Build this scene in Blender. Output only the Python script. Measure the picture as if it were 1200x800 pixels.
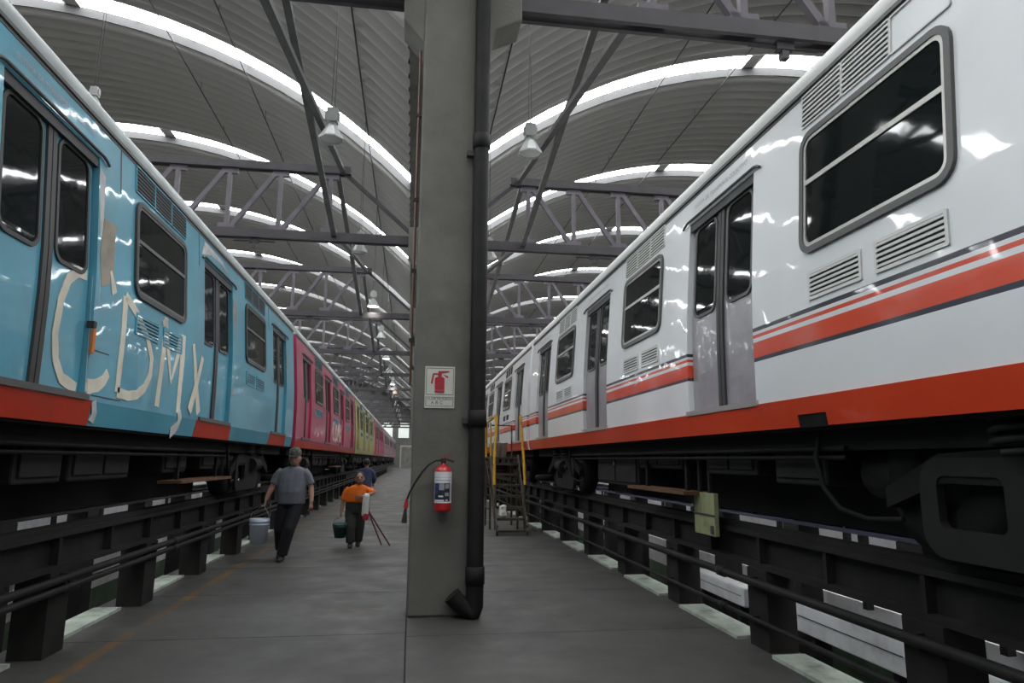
import bpy, math, random
from mathutils import Vector, Matrix
random.seed(7)
PI = math.pi
scene = bpy.context.scene
for o in list(bpy.data.objects): bpy.data.objects.remove(o)
C = scene.collection

# ------------------------------------------------------------------ camera, world, exposure
cam_d = bpy.data.cameras.new('camera'); cam = bpy.data.objects.new('camera', cam_d); C.objects.link(cam)
cam_d.sensor_width = 36.0; cam_d.lens = 24.0; cam_d.clip_start = 0.05; cam_d.clip_end = 500
cam.location = (0, 0, 1.59)
cam.rotation_mode = 'XYZ'
cam.matrix_world = (Matrix.Translation((0, 0, 1.59)) @ Matrix.Rotation(-0.1431522, 4, 'Z')
                    @ Matrix.Rotation(1.7426110, 4, 'X') @ Matrix.Rotation(0.0069813, 4, 'Z'))
scene.camera = cam
world = bpy.data.worlds.new('sky'); scene.world = world; world.use_nodes = True
world.node_tree.nodes['Background'].inputs[0].default_value = (0.75, 0.82, 0.9, 1)
world.node_tree.nodes['Background'].inputs[1].default_value = 1.0
vs = scene.view_settings
vs.view_transform = 'Standard'; vs.look = 'None'; vs.gamma = 1; vs.use_curve_mapping = False
vs.exposure = 0.0
SKYLIGHT = 21.0          # daylight coming through the translucent roof strips

# ------------------------------------------------------------------ materials
M = {}
def mat(name, col, rough=0.6, metal=0.0, noise=0.0, nscale=4.0, bump=0.0, bscale=30.0, coat=0.0, spec=None,
        dirt=None, dscale=2.0, damt=0.5, wav=0.0, wscale=1.5):
    m = bpy.data.materials.new(name); m.use_nodes = True; nt = m.node_tree; N = nt.nodes; L = nt.links
    b = N['Principled BSDF']; b.inputs['Roughness'].default_value = rough; b.inputs['Metallic'].default_value = metal
    b.inputs['Base Color'].default_value = (*col, 1)
    if coat: b.inputs['Coat Weight'].default_value = coat; b.inputs['Coat Roughness'].default_value = 0.04
    if spec is not None: b.inputs['Specular IOR Level'].default_value = spec
    tc = N.new('ShaderNodeTexCoord'); out = None
    if noise:
        n = N.new('ShaderNodeTexNoise'); n.inputs['Scale'].default_value = nscale; n.inputs['Detail'].default_value = 5
        L.new(tc.outputs['Object'], n.inputs['Vector'])
        r = N.new('ShaderNodeMapRange'); r.inputs['From Min'].default_value = 0.3; r.inputs['From Max'].default_value = 0.7
        r.inputs['To Min'].default_value = 1 - noise; r.inputs['To Max'].default_value = 1 + noise
        L.new(n.outputs['Fac'], r.inputs['Value'])
        mx = N.new('ShaderNodeMix'); mx.data_type = 'RGBA'; mx.blend_type = 'MULTIPLY'; mx.inputs['Factor'].default_value = 1
        mx.inputs['A'].default_value = (*col, 1); L.new(r.outputs['Result'], mx.inputs['B'])
        out = mx.outputs['Result']
    if dirt:
        n2 = N.new('ShaderNodeTexNoise'); n2.inputs['Scale'].default_value = dscale; n2.inputs['Detail'].default_value = 8
        n2.inputs['Roughness'].default_value = 0.65; L.new(tc.outputs['Object'], n2.inputs['Vector'])
        r2 = N.new('ShaderNodeMapRange'); r2.inputs['From Min'].default_value = 0.48; r2.inputs['From Max'].default_value = 0.72
        r2.inputs['To Max'].default_value = damt; L.new(n2.outputs['Fac'], r2.inputs['Value'])
        m2 = N.new('ShaderNodeMix'); m2.data_type = 'RGBA'; m2.inputs['B'].default_value = (*dirt, 1)
        if out: L.new(out, m2.inputs['A'])
        else: m2.inputs['A'].default_value = (*col, 1)
        L.new(r2.outputs['Result'], m2.inputs['Factor']); out = m2.outputs['Result']
    if out: L.new(out, b.inputs['Base Color'])
    h = None
    if bump:
        n3 = N.new('ShaderNodeTexNoise'); n3.inputs['Scale'].default_value = bscale; n3.inputs['Detail'].default_value = 4
        L.new(tc.outputs['Object'], n3.inputs['Vector'])
        bp = N.new('ShaderNodeBump'); bp.inputs['Strength'].default_value = bump; bp.inputs['Distance'].default_value = 0.01
        L.new(n3.outputs['Fac'], bp.inputs['Height']); h = bp
    if wav:
        n4 = N.new('ShaderNodeTexNoise'); n4.inputs['Scale'].default_value = wscale; n4.inputs['Detail'].default_value = 2
        L.new(tc.outputs['Object'], n4.inputs['Vector'])
        b4 = N.new('ShaderNodeBump'); b4.inputs['Strength'].default_value = 1.0; b4.inputs['Distance'].default_value = wav
        L.new(n4.outputs['Fac'], b4.inputs['Height'])
        if h: L.new(h.outputs['Normal'], b4.inputs['Normal'])
        h = b4
    if h:
        L.new(h.outputs['Normal'], b.inputs['Normal'])
        if coat: L.new(h.outputs['Normal'], b.inputs['Coat Normal'])
    M[name] = m
    return m
def emit(name, col, s):
    m = bpy.data.materials.new(name); m.use_nodes = True; b = m.node_tree.nodes['Principled BSDF']
    b.inputs['Base Color'].default_value = (*col, 1); b.inputs['Emission Color'].default_value = (*col, 1)
    b.inputs['Emission Strength'].default_value = s; M[name] = m; return m

mat('concrete', (0.135, 0.132, 0.116), 0.8, noise=0.16, nscale=1.6, bump=0.25, bscale=25, dirt=(0.055, 0.054, 0.048), dscale=1.1, damt=0.6)
mat('concrete_dark', (0.05, 0.05, 0.048), 0.85, noise=0.2, nscale=2)
mat('kerb_paint', (0.38, 0.43, 0.36), 0.8, noise=0.18, nscale=5, dirt=(0.12, 0.13, 0.11), dscale=4, damt=0.9)
mat('pit_green', (0.10, 0.16, 0.09), 0.7, noise=0.25, nscale=2, dirt=(0.03, 0.03, 0.03), dscale=1.5, damt=0.8)
mat('pit_white', (0.78, 0.78, 0.78), 0.6, noise=0.06, nscale=1.5, dirt=(0.3, 0.3, 0.3), dscale=2, damt=0.5)
mat('vault', (0.27, 0.266, 0.25), 0.6, noise=0.08, nscale=0.6, bump=0.1, bscale=40)
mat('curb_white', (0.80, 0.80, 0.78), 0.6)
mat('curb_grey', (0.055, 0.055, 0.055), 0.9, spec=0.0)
mat('far_wall', (0.10, 0.098, 0.09), 0.8, noise=0.2, nscale=0.5)
mat('wall_paint', (0.30, 0.29, 0.27), 0.8, noise=0.1, nscale=0.5)
mat('truss', (0.105, 0.092, 0.11), 0.6, noise=0.2, nscale=3)
mat('truss_dark', (0.042, 0.037, 0.042), 0.6, noise=0.2, nscale=3)
mat('brace', (0.06, 0.056, 0.056), 0.6, noise=0.25, nscale=4)
mat('cable', (0.03, 0.03, 0.03), 0.7)
mat('pipe_dark', (0.013, 0.0125, 0.012), 0.65, spec=0.25, noise=0.3, nscale=5, dirt=(0.03, 0.028, 0.026), dscale=3, damt=0.5)
mat('pipe_copper', (0.14, 0.06, 0.04), 0.5, noise=0.2)
mat('girder', (0.016, 0.015, 0.0145), 0.7, noise=0.3, nscale=3, dirt=(0.035, 0.031, 0.027), dscale=2.5, damt=0.5, spec=0.25)
mat('girder_blue', (0.02, 0.025, 0.07), 0.6, noise=0.2)
mat('under', (0.008, 0.008, 0.008), 0.7, spec=0.2, noise=0.35, nscale=3, dirt=(0.02, 0.018, 0.017), dscale=3, damt=0.5)
mat('under_box', (0.016, 0.016, 0.0155), 0.65, spec=0.25, noise=0.25, nscale=4)
mat('rubber', (0.008, 0.008, 0.008), 0.8, spec=0.2)
mat('steel', (0.4, 0.4, 0.4), 0.4, metal=1.0, noise=0.2)
mat('wood', (0.12, 0.055, 0.025), 0.7, noise=0.25, nscale=8)
mat('pale_green', (0.30, 0.32, 0.17), 0.6, noise=0.12, nscale=6, dirt=(0.15, 0.14, 0.08), dscale=7, damt=0.8)
mat('cyan_paint', (0.085, 0.335, 0.455), 0.35, noise=0.10, nscale=1.6, coat=0.5, dirt=(0.11, 0.24, 0.29), dscale=1.8, damt=0.55, wav=0.006, wscale=1.8)
mat('magenta_paint', (0.42, 0.035, 0.10), 0.35, noise=0.1, nscale=1.6, coat=0.5, dirt=(0.28, 0.03, 0.07), dscale=1.8, damt=0.5, wav=0.01, wscale=2)
mat('yellow_paint', (0.40, 0.37, 0.12), 0.35, noise=0.1, nscale=1.6, coat=0.4, dirt=(0.3, 0.27, 0.1), dscale=1.8, damt=0.5, wav=0.01)
mat('mauve_paint', (0.33, 0.20, 0.22), 0.4, noise=0.1, nscale=1.6, coat=0.3, dirt=(0.22, 0.15, 0.15), dscale=1.8, damt=0.5)
mat('red_paint', (0.50, 0.035, 0.012), 0.4, noise=0.1, nscale=2, coat=0.4, dirt=(0.3, 0.03, 0.02), dscale=3, damt=0.4)
mat('white_paint', (0.80, 0.81, 0.82), 0.3, coat=0.6, wav=0.007, wscale=1.9)
mat('orange_paint', (0.66, 0.055, 0.015), 0.32, noise=0.06, nscale=2, coat=0.7, wav=0.008, wscale=2.5)
mat('alu', (0.34, 0.33, 0.345), 0.32, metal=0.35, noise=0.1, nscale=3, coat=0.3, wav=0.01, wscale=4)
mat('alu_trim', (0.5, 0.49, 0.46), 0.35, metal=0.6)
mat('gasket', (0.045, 0.045, 0.045), 0.5)
mat('gasket_grey', (0.10, 0.10, 0.098), 0.5)
mat('glass', (0.008, 0.011, 0.011), 0.04, spec=0.28, wav=0.003, wscale=2)
mat('door_hole', (0.01, 0.01, 0.01), 0.9)
mat('vent_dark', (0.02, 0.02, 0.02), 0.8)
mat('slat_white', (0.68, 0.68, 0.66), 0.45)
mat('slat_dark', (0.045, 0.055, 0.06), 0.5)
mat('roof_edge', (0.42, 0.46, 0.46), 0.45, noise=0.15, nscale=3)
mat('roof_grey', (0.3, 0.32, 0.32), 0.6)
mat('tape', (0.66, 0.62, 0.52), 0.7, noise=0.12, nscale=6)
mat('primer', (0.30, 0.27, 0.22), 0.75, noise=0.2, nscale=6)
mat('primer_white', (0.52, 0.53, 0.52), 0.7, noise=0.2, nscale=6)
mat('amber', (0.55, 0.16, 0.02), 0.4)
mat('pink_text', (0.42, 0.36, 0.42), 0.6)
mat('grey_text', (0.36, 0.37, 0.38), 0.6)
mat('sign_white', (0.60, 0.60, 0.54), 0.5, noise=0.06)
mat('sign_red', (0.42, 0.025, 0.045), 0.5)
mat('sign_dark', (0.07, 0.07, 0.065), 0.6)
mat('ext_red', (0.45, 0.015, 0.015), 0.3, coat=0.6)
mat('label_white', (0.72, 0.73, 0.76), 0.5)
mat('label_black', (0.02, 0.022, 0.03), 0.5)
mat('label_blue', (0.05, 0.06, 0.18), 0.5)
mat('label_grey', (0.3, 0.3, 0.34), 0.5)
mat('black', (0.02, 0.02, 0.02), 0.6)
mat('yellow_steel', (0.60, 0.34, 0.02), 0.5, noise=0.15, nscale=5, dirt=(0.12, 0.08, 0.03), dscale=5, damt=0.8)
mat('stair_steel', (0.05, 0.04, 0.028), 0.6, noise=0.3, nscale=5, dirt=(0.14, 0.09, 0.025), dscale=5, damt=0.6)
mat('lamp_grey', (0.36, 0.37, 0.36), 0.4)
mat('lamp_glass', (0.30, 0.30, 0.29), 0.25)
mat('skin', (0.34, 0.18, 0.12), 0.55)
mat('skin_light', (0.44, 0.25, 0.18), 0.55)
mat('hair', (0.015, 0.012, 0.01), 0.6)
mat('grey_cloth', (0.16, 0.17, 0.20), 0.9, noise=0.12, nscale=8)
mat('black_cloth', (0.012, 0.012, 0.015), 0.9)
mat('orange_cloth', (0.75, 0.15, 0.008), 0.85, noise=0.1, nscale=9)
mat('olive_cloth', (0.035, 0.037, 0.032), 0.9, noise=0.2, nscale=8)
mat('blue_cloth', (0.06, 0.07, 0.14), 0.9, noise=0.15, nscale=6)
mat('camo', (0.07, 0.075, 0.06), 0.9, dirt=(0.25, 0.26, 0.24), dscale=22, damt=1.0)
mat('bucket_white', (0.50, 0.58, 0.70), 0.4)
mat('bucket_green', (0.02, 0.075, 0.065), 0.45)
mat('white_plastic', (0.75, 0.75, 0.72), 0.5, noise=0.08, nscale=12)
mat('red_cloth', (0.4, 0.03, 0.04), 0.9)
mat('maroon', (0.12, 0.02, 0.03), 0.6)
mat('shoe', (0.02, 0.018, 0.016), 0.6)
mat('blue_shoe', (0.03, 0.05, 0.2), 0.6)
emit('skylight', (0.95, 0.98, 1.0), SKYLIGHT)
emit('lamp_on', (1.0, 0.97, 0.9), 22.0)
emit('lamp_orange', (1.0, 0.32, 0.12), 14.0)
emit('tube_on', (0.95, 0.97, 1.0), 22.0)
emit('far_window', (0.9, 0.95, 0.9), 0.22)

# floor: concrete with a worn yellow line and oil stains
def floor_material():
    m = bpy.data.materials.new('floor_concrete'); m.use_nodes = True; nt = m.node_tree; N = nt.nodes; L = nt.links
    b = N['Principled BSDF']; b.inputs['Roughness'].default_value = 0.6
    g = N.new('ShaderNodeNewGeometry'); sp = N.new('ShaderNodeSeparateXYZ'); L.new(g.outputs['Position'], sp.inputs[0])
    def noise(sc, det=6, rg=0.6):
        n = N.new('ShaderNodeTexNoise'); n.inputs['Scale'].default_value = sc; n.inputs['Detail'].default_value = det
        n.inputs['Roughness'].default_value = rg; L.new(g.outputs['Position'], n.inputs['Vector']); return n.outputs['Fac']
    def rng(v, a, b_, c, d):
        r = N.new('ShaderNodeMapRange'); L.new(v, r.inputs['Value'])
        for k, x in zip(('From Min', 'From Max', 'To Min', 'To Max'), (a, b_, c, d)): r.inputs[k].default_value = x
        return r.outputs['Result']
    def mix(f, A, B):
        x = N.new('ShaderNodeMix'); x.data_type = 'RGBA'
        if isinstance(f, float): x.inputs['Factor'].default_value = f
        else: L.new(f, x.inputs['Factor'])
        for s, v in (('A', A), ('B', B)):
            if isinstance(v, tuple): x.inputs[s].default_value = (*v, 1)
            else: L.new(v, x.inputs[s])
        return x.outputs['Result']
    def mth(op, a, b_):
        x = N.new('ShaderNodeMath'); x.operation = op
        for i, v in enumerate((a, b_)):
            if isinstance(v, (int, float)): x.inputs[i].default_value = v
            else: L.new(v, x.inputs[i])
        return x.outputs[0]
    base = mix(rng(noise(0.5), 0.3, 0.7, 0, 1), (0.040, 0.0385, 0.035), (0.070, 0.068, 0.062))
    base = mix(rng(noise(2.3, 8, 0.7), 0.5, 0.75, 0, 0.55), base, (0.036, 0.035, 0.032))
    base = mix(rng(noise(7.0, 3), 0.68, 0.74, 0, 0.7), base, (0.03, 0.03, 0.028))
    # yellow line near x = -2.5, worn
    d = mth('ABSOLUTE', mth('ADD', sp.outputs['X'], 2.50), 0)
    line = mth('LESS_THAN', d, 0.055)
    wear = rng(noise(1.3, 6, 0.7), 0.40, 0.60, 0.05, 0.85)
    base = mix(mth('MULTIPLY', line, wear), base, (0.16, 0.08, 0.014))
    d2 = mth('LESS_THAN', mth('ABSOLUTE', mth('ADD', sp.outputs['X'], 0.55), 0), 0.27)
    d3 = mth('LESS_THAN', mth('ABSOLUTE', mth('ADD', sp.outputs['Y'], -7.78), 0), 0.14)
    base = mix(mth('MULTIPLY', mth('MULTIPLY', d2, d3), rng(noise(5), 0.45, 0.6, 0, 0.5)), base, (0.17, 0.11, 0.04))
    L.new(base, b.inputs['Base Color'])
    L.new(rng(noise(1.7), 0.3, 0.7, 0.45, 0.75), b.inputs['Roughness'])
    bp = N.new('ShaderNodeBump'); bp.inputs['Strength'].default_value = 0.15; bp.inputs['Distance'].default_value = 0.01
    L.new(noise(18), bp.inputs['Height']); L.new(bp.outputs['Normal'], b.inputs['Normal'])
    M['floor_concrete'] = m
floor_material()

# white car body: painted stripes at fixed heights of the car's own coordinates
def striped_material():
    m = M['white_paint']; nt = m.node_tree; N = nt.nodes; L = nt.links; b = N['Principled BSDF']
    tc = N.new('ShaderNodeTexCoord'); sp = N.new('ShaderNodeSeparateXYZ'); L.new(tc.outputs['Object'], sp.inputs[0])
    mr = N.new('ShaderNodeMapRange'); mr.inputs['From Min'].default_value = 0.81 + 0.5; mr.inputs['From Max'].default_value = 0.81 + 0.9
    L.new(sp.outputs['Z'], mr.inputs['Value'])
    r = N.new('ShaderNodeValToRGB'); r.color_ramp.interpolation = 'CONSTANT'; e = r.color_ramp.elements
    W = (0.80, 0.81, 0.82, 1); K = (0.03, 0.03, 0.045, 1); R_ = (0.72, 0.065, 0.018, 1)
    e[0].position = 0; e[0].color = W; e[1].position = 0.99; e[1].color = W
    for h, c in ((0.535, K), (0.567, R_), (0.69, W), (0.722, R_), (0.75, W), (0.775, K), (0.805, W)):
        x = e.new((h - 0.5) / 0.4); x.color = c
    L.new(mr.outputs[0], r.inputs[0])
    n = N.new('ShaderNodeTexNoise'); n.inputs['Scale'].default_value = 1.5; n.inputs['Detail'].default_value = 6
    L.new(tc.outputs['Object'], n.inputs['Vector'])
    q = N.new('ShaderNodeMapRange'); q.inputs['From Min'].default_value = 0.5; q.inputs['From Max'].default_value = 0.8
    q.inputs['To Max'].default_value = 0.25; L.new(n.outputs['Fac'], q.inputs['Value'])
    mx = N.new('ShaderNodeMix'); mx.data_type = 'RGBA'; L.new(q.outputs[0], mx.inputs['Factor'])
    L.new(r.outputs[0], mx.inputs['A']); mx.inputs['B'].default_value = (0.6, 0.6, 0.58, 1)
    L.new(mx.outputs['Result'], b.inputs['Base Color'])
striped_material()

# ------------------------------------------------------------------ mesh helpers
class MB:
    def __init__(s): s.v = []; s.f = []; s.sm = []
    def add(s, vs, fs, smooth=False):
        n = len(s.v); s.v += [tuple(p) for p in vs]; s.f += [tuple(i + n for i in f) for f in fs]; s.sm += [smooth] * len(fs); return s
    def box(s, a, b):
        x0, y0, z0 = a; x1, y1, z1 = b
        return s.add([(x0, y0, z0), (x1, y0, z0), (x1, y1, z0), (x0, y1, z0), (x0, y0, z1), (x1, y0, z1), (x1, y1, z1), (x0, y1, z1)],
                     [(0, 3, 2, 1), (4, 5, 6, 7), (0, 1, 5, 4), (1, 2, 6, 5), (2, 3, 7, 6), (3, 0, 4, 7)])
    def beam(s, p, q, w, h, up=(0, 0, 1)):          # rectangular bar from p to q
        p = Vector(p); q = Vector(q); d = (q - p).normalized(); up = Vector(up)
        if abs(d.dot(up)) > 0.98: up = Vector((0, 1, 0))
        sx = d.cross(up).normalized() * w / 2; sz = sx.normalized().cross(d).normalized() * h / 2
        vs = [p - sx - sz, p + sx - sz, p + sx + sz, p - sx + sz, q - sx - sz, q + sx - sz, q + sx + sz, q - sx + sz]
        return s.add(vs, [(0, 1, 2, 3), (7, 6, 5, 4), (0, 4, 5, 1), (1, 5, 6, 2), (2, 6, 7, 3), (3, 7, 4, 0)])
    def tube(s, pts, r, n=10, caps=True):
        pts = [Vector(p) for p in pts]; rs = r if isinstance(r, (list, tuple)) else [r] * len(pts)
        rings = []; prev = None
        for i, p in enumerate(pts):
            d = (pts[min(i + 1, len(pts) - 1)] - pts[max(i - 1, 0)]).normalized()
            if prev is None:
                a = Vector((0, 0, 1)) if abs(d.z) < 0.9 else Vector((1, 0, 0))
                u = d.cross(a).normalized()
            else:
                u = (prev - d * prev.dot(d)).normalized()
            w = d.cross(u); prev = u
            rings.append([p + (u * math.cos(2 * PI * k / n) + w * math.sin(2 * PI * k / n)) * rs[i] for k in range(n)])
        vs = [q for ring in rings for q in ring]
        fs = [(i * n + k, i * n + (k + 1) % n, (i + 1) * n + (k + 1) % n, (i + 1) * n + k) for i in range(len(pts) - 1) for k in range(n)]
        s.add(vs, fs, True)
        if caps:
            s.add(rings[0], [tuple(reversed(range(n)))]); s.add(rings[-1], [tuple(range(n))])
        return s
    def lathe(s, prof, o=(0, 0, 0), n=20, smooth=True):     # prof: (r, z)
        ox, oy, oz = o; vs = []
        for r, z in prof:
            for k in range(n):
                a = 2 * PI * (k + 0.5) / n; vs.append((ox + r * math.cos(a), oy + r * math.sin(a), oz + z))
        fs = [(i * n + k, i * n + (k + 1) % n, (i + 1) * n + (k + 1) % n, (i + 1) * n + k) for i in range(len(prof) - 1) for k in range(n)]
        return s.add(vs, fs, smooth)
    def prism(s, poly, fn0, fn1):                           # polygon extruded between two maps of its 2-D points
        n = len(poly); vs = [fn0(*p) for p in poly] + [fn1(*p) for p in poly]
        return s.add(vs, [tuple(range(n, 2 * n)), tuple(reversed(range(n)))] + [(i, (i + 1) % n, n + (i + 1) % n, n + i) for i in range(n)])
    def mesh(s, name, m):
        me = bpy.data.meshes.new(name); me.from_pydata(s.v, [], s.f); me.materials.append(M[m])
        me.polygons.foreach_set('use_smooth', s.sm); me.update(); return me
    def build(s, name, m, parent=None, loc=(0, 0, 0), bevel=0):
        return link(name, s.mesh(name, m), parent, loc, bevel)
def link(name, me, parent=None, loc=(0, 0, 0), bevel=0):
    o = bpy.data.objects.new(name, me); C.objects.link(o); o.location = loc
    if parent: o.parent = parent
    if bevel:
        b = o.modifiers.new('bevel', 'BEVEL'); b.width = bevel; b.segments = 2; b.limit_method = 'ANGLE'
    return o
def tag(o, label=None, cat=None, group=None, kind=None):
    if label: o['label'] = label
    if cat: o['category'] = cat
    if group: o['group'] = group
    if kind: o['kind'] = kind
    return o
def thing(name, label, cat, loc=(0, 0, 0), rz=0, group=None, kind=None):
    o = bpy.data.objects.new(name, None); C.objects.link(o); o.location = loc; o.rotation_euler = (0, 0, rz)
    o.empty_display_size = 0.2
    return tag(o, label, cat, group, kind)
def remesh(mb, voxel, smooth=6):
    me = mb.mesh('tmp', 'skin'); o = bpy.data.objects.new('tmp', me); C.objects.link(o)
    r = o.modifiers.new('r', 'REMESH'); r.mode = 'VOXEL'; r.voxel_size = voxel
    if smooth:
        k = o.modifiers.new('s', 'SMOOTH'); k.factor = 0.5; k.iterations = smooth
    dg = bpy.context.evaluated_depsgraph_get(); dg.update()
    e = bpy.data.meshes.new_from_object(o.evaluated_get(dg))
    e.materials.clear(); bpy.data.objects.remove(o); bpy.data.meshes.remove(me)
    for p in e.polygons: p.use_smooth = True
    return e
def text_mesh(body, size):
    cu = bpy.data.curves.new('t', 'FONT'); cu.body = body; cu.size = size; cu.align_x = 'CENTER'; cu.align_y = 'CENTER'
    o = bpy.data.objects.new('t', cu); C.objects.link(o)
    dg = bpy.context.evaluated_depsgraph_get(); dg.update()
    me = bpy.data.meshes.new_from_object(o.evaluated_get(dg)); bpy.data.objects.remove(o); return me

# ------------------------------------------------------------------ layout constants
X0 = 0.31                      # axis of the column row
BAY = 9.65; T1 = 7.65          # trusses at T1 + BAY*k
SPR, RISE, HALF = 10.75, 5.85, 14.0
RAD = (HALF * HALF + RISE * RISE) / (2 * RISE)
def zv(u): return SPR + RISE - RAD + math.sqrt(max(RAD * RAD - (u - 14.5) ** 2, 0))     # vault height at distance u from X0
K0, K1 = -2, 13
YB0, YB1 = T1 + BAY * K0, T1 + BAY * K1

# ------------------------------------------------------------------ floor, pits, walls
fl = thing('floor', 'grey concrete aisle floor of large slabs with worn yellow line', 'floor', kind='structure')
MB().box((-3.3, YB0, -1.3), (3.32, YB1, -0.03)).build('floor_bed', 'concrete_dark', fl)
def slab(x0, x1, y0, y1):
    MB().box((x0 + .006, y0 + .006, -0.03), (x1 - .006, y1 - .006, 0)).build('floor_slab', 'floor_concrete', fl)
ys = [YB0, -9.0, -5.4, -1.4, 0.7, 2.75, 4.75, 6.78, 8.83, 10.9, 12.9, 15.0, 17.2, 19.5, 22, 25, 28, 31.5, 35, 40, 46, 54, 64, 80, 100, YB1]
for a, b in zip(ys[:-1], ys[1:]):
    slab(-3.3, 0.0, a, b); slab(0.0, 3.32, a - 0.12 if a > YB0 else a, b - 0.12 if b < YB1 else b)
PL, PR = -5.05, 5.2            # far walls of the inspection pits
for x, s in ((PL, -1), (PR, 1)):
    near = -3.3 if s < 0 else 3.32
    lo, hi = sorted((near, x))
    p = thing('floor', 'sunken inspection pit with green and white walls under the %s' % ('colourful train' if s < 0 else 'white train'), 'floor pit', kind='structure')
    MB().box((lo, YB0, -1.3), (hi, YB1, -1.1)).build('pit_bottom', 'concrete_dark', p)
    a, b = sorted((x, x + s * 0.2))
    MB().box((a, YB0, -1.3), (b, YB1, -0.50)).build('green_wall', 'pit_green', p)
    MB().box((a, YB0, -0.50), (b, YB1, 0.0)).build('white_wall', 'pit_white', p)
    a, b = sorted((x + s * 0.2, X0 + s * 28.7))
    f2 = MB().box((a, YB0, -0.3), (b, YB1, 0)).build('floor', 'floor_concrete')
    tag(f2, 'grey concrete floor beyond the %s' % ('colourful train' if s < 0 else 'white train'), 'floor', kind='structure')
    w = MB().box((X0 + s * 28.5, YB0, -0.3), (X0 + s * 29.0, YB1, 11.2)).build('wall_left' if s < 0 else 'wall_right', 'wall_paint')
    tag(w, 'plain side wall of the depot hall beyond the %s' % ('colourful train' if s < 0 else 'white train'), 'wall', kind='structure')
w = MB().box((X0 - 29, YB0 - .4, -1.3), (X0 + 29, YB0, 17.5)).build('wall_front', 'wall_paint')
tag(w, 'end wall of the hall closing it behind the camera', 'wall', kind='structure')
wb = thing('wall_back', 'distant end wall of the hall with pale windows', 'wall', (0, YB1, 0), kind='structure')
MB().box((X0 - 29, 0, -1.3), (X0 + 29, .4, 17.5)).build('wall_panel', 'far_wall', wb)
for i in range(9):
    x = -15 + i * 3.1
    MB().box((x, -.08, 5.6), (x + 2.0, 0, 8.4)).build('window_pane', 'far_window', wb)
MB().box((-2.2, -.1, 0), (1.4, 0, 4.2)).build('gate_frame', 'primer', wb)
MB().box((-1.9, -.14, 0), (1.1, -.1, 3.9)).build('gate_leaf', 'concrete', wb)

# ------------------------------------------------------------------ roof: two long barrel vaults of arched corrugated panels
PW = (BAY - 1.2) / 14
def arc_us(n, a=0.5, b=28.5): return [a + (b - a) * i / n for i in range(n + 1)]
def panel_mesh(amp):
    mb = MB(); us = arc_us(28); ny = 6; vs = []; fs = []
    for u in us:
        for j in range(ny + 1):
            y = PW * j / ny
            d = amp * math.sin(PI * j / ny) ** 0.8
            a = math.asin(max(-1, min(1, (u - 14.5) / RAD)))
            vs.append((u + math.sin(a) * d, y, zv(u) + math.cos(a) * d))
    w = ny + 1
    for i in range(len(us) - 1):
        for j in range(ny): fs.append((i * w + j, i * w + j + 1, (i + 1) * w + j + 1, (i + 1) * w + j))
    mb.add(vs, fs, True)
    # outer skin so that the roof has thickness and closes off the sky
    top = [(u, y, zv(u) + .32) for u in us for y in (0, PW)]
    mb.add(top, [(2 * i, 2 * i + 1, 2 * i + 3, 2 * i + 2) for i in range(len(us) - 1)])
    return mb.mesh('roof_panel', 'vault')
PM = panel_mesh(-.24); PM_EDGE = panel_mesh(.10)      # the panel in front of each skylight curves the other way
SKW, SKH = 1.2, 0.17
def arc_strip(mb, u0, u1, y0, y1, up, n=24):
    us = arc_us(n, u0, u1)
    vs = [(u, y, zv(u) + up) for u in us for y in (y0, y1)]
    return mb.add(vs, [(2 * i, 2 * i + 1, 2 * i + 3, 2 * i + 2) for i in range(n)], True)
def arc_wall(mb, u0, u1, y, z0, z1, n=24, t=.04):
    us = arc_us(n, u0, u1)
    for yy in (y, y + t):
        vs = [(u, yy, zv(u) + z) for u in us for z in (z0, z1)]
        mb.add(vs, [(2 * i, 2 * i + 1, 2 * i + 3, 2 * i + 2) for i in range(n)], True)
    return arc_strip(mb, u0, u1, y, y + t, z0, n)
SEG = ((0.66, 11.85), (12.35, 16.65), (17.15, 28.38))
def sky_meshes():
    a = MB()
    for u0, u1 in SEG: arc_strip(a, u0, u1, 0, SKW, SKH)
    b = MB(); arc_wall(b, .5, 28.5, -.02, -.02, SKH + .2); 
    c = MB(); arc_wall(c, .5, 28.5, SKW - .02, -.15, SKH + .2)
    d = MB()
    for u0, u1 in ((0.5, .66), (11.85, 12.35), (16.65, 17.15), (28.38, 28.5)): arc_strip(d, u0, u1, 0, SKW, SKH - .004, 3)
    e = MB(); arc_strip(e, .5, 28.5, -.1, SKW + .1, SKH + .12)
    # glazing bars across the strip
    f = MB()
    for u0, u1 in SEG:
        n = max(2, int((u1 - u0) / 1.85))
        for i in range(n + 1):
            u = u0 + (u1 - u0) * i / n
            f.beam((u, 0, zv(u) + SKH - .02), (u, SKW, zv(u) + SKH - .02), .04, .04)
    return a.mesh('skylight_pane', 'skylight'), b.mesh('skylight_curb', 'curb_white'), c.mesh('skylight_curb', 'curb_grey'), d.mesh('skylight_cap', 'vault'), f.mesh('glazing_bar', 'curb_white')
SKM = sky_meshes()
def far_panels_mesh():       # a whole bay of panels in one mesh
    mb = MB(); us = arc_us(28); ny = 4
    for p in range(14):
        y0 = (p if p < 7 else p) * PW + (SKW if p >= 7 else 0); vs = []; fs = []
        for u in us:
            for j in range(ny + 1):
                d = (.10 if p == 6 else -.24) * math.sin(PI * j / ny) ** 0.8
                vs.append((u, y0 + PW * j / ny, zv(u) + d))
        w = ny + 1
        for i in range(len(us) - 1):
            for j in range(ny): fs.append((i * w + j, i * w + j + 1, (i + 1) * w + j + 1, (i + 1) * w + j))
        mb.add(vs, fs, True)
    return mb.mesh('roof_panels', 'vault')
FPM = far_panels_mesh()
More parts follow.
